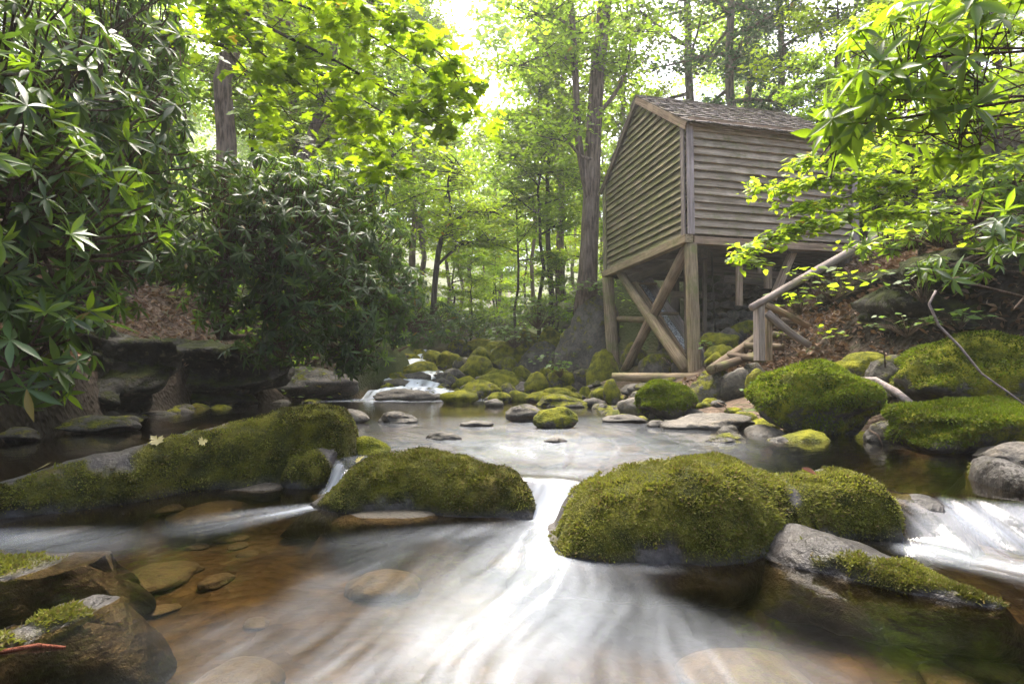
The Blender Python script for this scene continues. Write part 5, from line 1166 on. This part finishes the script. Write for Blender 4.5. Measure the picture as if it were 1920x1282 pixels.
def undergrowth():
    R = np.random.default_rng(81); n = 5200; Y = 12.5 + 40 * R.random(n)**1.6; X = R.uniform(-1, 1, n) * (5 + Y * .95); d1 = X - np.interp(Y, XR_Y, XR_X); d2 = np.interp(Y, XL_Y, XL_X) - X
    pz = vnoise(np.stack([X * .35, Y * .35, X * 0], 1))
    ok = ((d1 > np.where(Y < 25, 3.3, 1.2)) | (d2 > .4)) & (pz > -.35) & ~((X > 1.8) & (X < 8.5) & (Y < 16.5)); X, Y = X[ok], Y[ok]; Z = H(X, Y); m = len(X); k = 11
    hgt = .25 + .7 * R.random(m)**2; P = np.repeat(np.stack([X, Y, Z], 1), k, 0) + R.normal(0, .26, (m * k, 3)) * np.array([1, 1, .3]); P[:, 2] += np.repeat(hgt, k) * R.random(m * k)
    az = R.random(m * k) * 6.283; Vl, Fl, rn = leaf_arrays(*T_TINY, P, np.stack([np.cos(az), np.sin(az), R.normal(-.1, .3, m * k)], 1), np.stack([R.normal(0, .4, m * k), R.normal(-.2, .4, m * k), np.ones(m * k)], 1), .10 + .12 * R.random(m * k))
    link('undergrowth', mkmesh('undergrowth', Vl, Fl, M_WOODL, True, {'rnd': rn}), None, None, 'low green undergrowth covering the forest floor', 'undergrowth', kind='stuff')
undergrowth()
def cobbles():
    rg = random.Random(91)
    for (n, lab, grp, pick) in ((110, 'small rounded stone lodged between the boulders of the far heap', 'small stones of the far heap', lambda: (rg.uniform(-3.6, 2.2), rg.uniform(12.9, 21))),
                                (90, 'small stone on the right shore between the mill and the large boulders', 'small stones of the right shore', lambda: (0, rg.uniform(5.2, 12.6))),
                                (26, 'small dark stone at the foot of the left bank', 'small stones of the left shore', lambda: (-1, rg.uniform(5.5, 12.8)))):
        for k in range(n):
            x, y = pick()
            if 'right' in lab: x = np.interp(y, XR_Y, XR_X) + rg.uniform(-.5, 1.1)
            elif 'left' in lab: x = np.interp(y, XL_Y, XL_X) + rg.uniform(-.1, .5)
            z = hz(x, y); r = rg.uniform(.07, .20); z = max(z, np.interp(y, LEV_Y, LEV_Z) - .06)
            M = Matrix.Translation((x, y, z + r * .15)) @ Matrix.Rotation(rg.uniform(0, 6.28), 4, 'Z') @ Matrix.Diagonal((r * rg.uniform(.9, 1.5), r, r * rg.uniform(.5, .75), 1)) @ Matrix.Rotation(rg.uniform(0, 6.28), 4, 'Z')
            mo = rg.uniform(-.3, .6); o = link('cobble', ROCKS[3][k % 6], M, None, ('mossy ' if mo > .3 else 'half mossy ' if mo > .05 else 'bare grey ') + lab, 'stone', grp); o['moss_amount'] = mo
cobbles()

# ---------------------------------------------------------------- leaf litter, twigs, fallen leaves
def litter(name, lab, n, xr, yr, test, seed):
    R = np.random.default_rng(seed); X = R.uniform(*xr, n); Y = R.uniform(*yr, n); Z = H(X, Y); ok = test(X, Y, Z); X, Y, Z = X[ok], Y[ok], Z[ok]; n = len(X); az = R.random(n) * 6.283
    Vl, Fl, rn = leaf_arrays(*T_CURL, np.stack([X, Y, Z + .012 + .02 * R.random(n)], 1), np.stack([np.cos(az), np.sin(az), R.normal(.1, .35, n)], 1), np.stack([R.normal(0, .5, n), R.normal(0, .5, n), np.ones(n)], 1), .055 + .07 * R.random(n))
    link(name, mkmesh(name, Vl, Fl, M_LITTER, True, {'rnd': rn}), None, None, lab, 'leaf litter', kind='stuff')
lev_ = lambda Y: np.interp(Y, LEV_Y, LEV_Z)
litter('leaf_litter', 'brown dead leaves covering the right bank', 26000, (2.2, 9.5), (4, 13), lambda X, Y, Z: (Z > .28) & (X - np.interp(Y, XR_Y, XR_X) > .8) & ~((X < 4.6) & (Y > 10.4)), 71)
litter('leaf_litter', 'pinkish brown dead leaves on the left bank under the rhododendron', 12000, (-10, -3.5), (6, 14), lambda X, Y, Z: (Z > .7), 72)
def fallen(lab, mat, T, px, py, key, size, yaw, tilt=0.0):
    V, Tt, nr, o = HSURF[key]; qx, qy, z = topix(V); d = (qx - px)**2 + (qy - py)**2 + (nr[:, 1] > .3) * 1e6; i = int(np.argmin(d)); p = V[i] + nr[i] * .022
    a = Vector((math.cos(yaw), math.sin(yaw), 0)); n = Vector(nr[i]) + Vector((0, -.3, 0)); a = (a - n * a.dot(n) / n.length_squared).normalized()
    o = place_leaf(leaf_mesh('f' + mat.name, T, mat), p, a, n, size, None, 1.0, 'fallen_leaf'); o['label'] = lab; o['category'] = 'leaf'
fallen('pale green fallen maple leaf on the log shaped boulder', M_PALELEAF, T_MAPLE, 348, 822, 'log', .10, .2)
fallen('pale cream fallen leaf below the maple leaf on the log shaped boulder', M_YELLOWLEAF, T_MAPLE, 370, 834, 'log', .06, 1.0)
fallen('yellow curled leaf on the log shaped boulder', M_YELLOWLEAF, T_CURL, 295, 836, 'log', .085, 2.6)
fallen('yellow leaf at the wet left end of the log shaped boulder', M_YELLOWLEAF, T_LEAF, 85, 882, 'log', .12, 3.0)
fallen('yellow leaf on the left shoulder of the wide mossy boulder', M_YELLOWLEAF, T_CURL, 672, 872, 'middle', .06, .4)
fallen('curled red brown leaf on the right hump of the largest foreground boulder', M_REDLEAF, T_CURL, 1530, 898, 'right', .07, 2.7)
fallen('small orange leaf at the right end of the largest foreground boulder', M_REDLEAF, T_CURL, 1608, 896, 'right', .04, 1.2)
tube('red_twig', [at(-30, 1228, 1.62), at(20, 1218, 1.64), at(70, 1209, 1.66), at(122, 1213, 1.66)], [.006, .0065, .006, .004], bark_mat('red_twig_bark', (.10, .03, .015), (.2, .07, .04)), None, 7, label='red brown twig lying across the dark corner rock', cat='twig')
tube('fallen_branch', [at(1570, 700, 6.3), at(1605, 712, 6.2), at(1640, 712, 6.1), at(1680, 735, 5.9), at(1720, 765, 5.7)], [.02, .03, .035, .04, .03], M_TIMBG, None, 8, label='pale bare fallen branch with mossy end behind the very large boulder', cat='branch')
for k, (a, b, lab) in enumerate([((1630, 806, 5), (1655, 835, 4.8), 'thin pale twig at the waterline beside the small dark stone'), ((1345, 755, 7.4), (1366, 772, 7), 'thin twig across the stones behind the flat slab'), ((1240, 670, 11), (1262, 690, 10.6), 'grey stick lying under the mill braces'), ((1660, 690, 6.5), (1650, 640, 6.5), 'upright thin dead twig standing in the leaf litter')]):
    A, B = at(*a), at(*b); tube('twig', [A, A.lerp(B, .5) + Vector((.02, 0, .02)), B], [.009, .008, .005], M_TWIG, None, 6, label=lab, cat='twig', group='dead twigs')

# ---------------------------------------------------------------- thin summer haze under the trees
def haze():
    b = NB('haze'); v = b.n('VolumePrincipled'); v.inputs['Color'].default_value = (.93, .96, .90, 1); v.inputs['Density'].default_value = .0015; v.inputs['Anisotropy'].default_value = .35
    o = b.n('OutputMaterial'); b.L.new(v.outputs[0], o.inputs[1])
    x, y0, y1, z0, z1 = 160, -40, 200, -4, 75
    V = [(-x, y0, z0), (x, y0, z0), (x, y1, z0), (-x, y1, z0), (-x, y0, z1), (x, y0, z1), (x, y1, z1), (-x, y1, z1)]
    link('haze', mkmesh('haze', V, BOXF, b.m, False), None, None, 'thin pale haze between the trees', 'haze', kind='stuff')
haze()
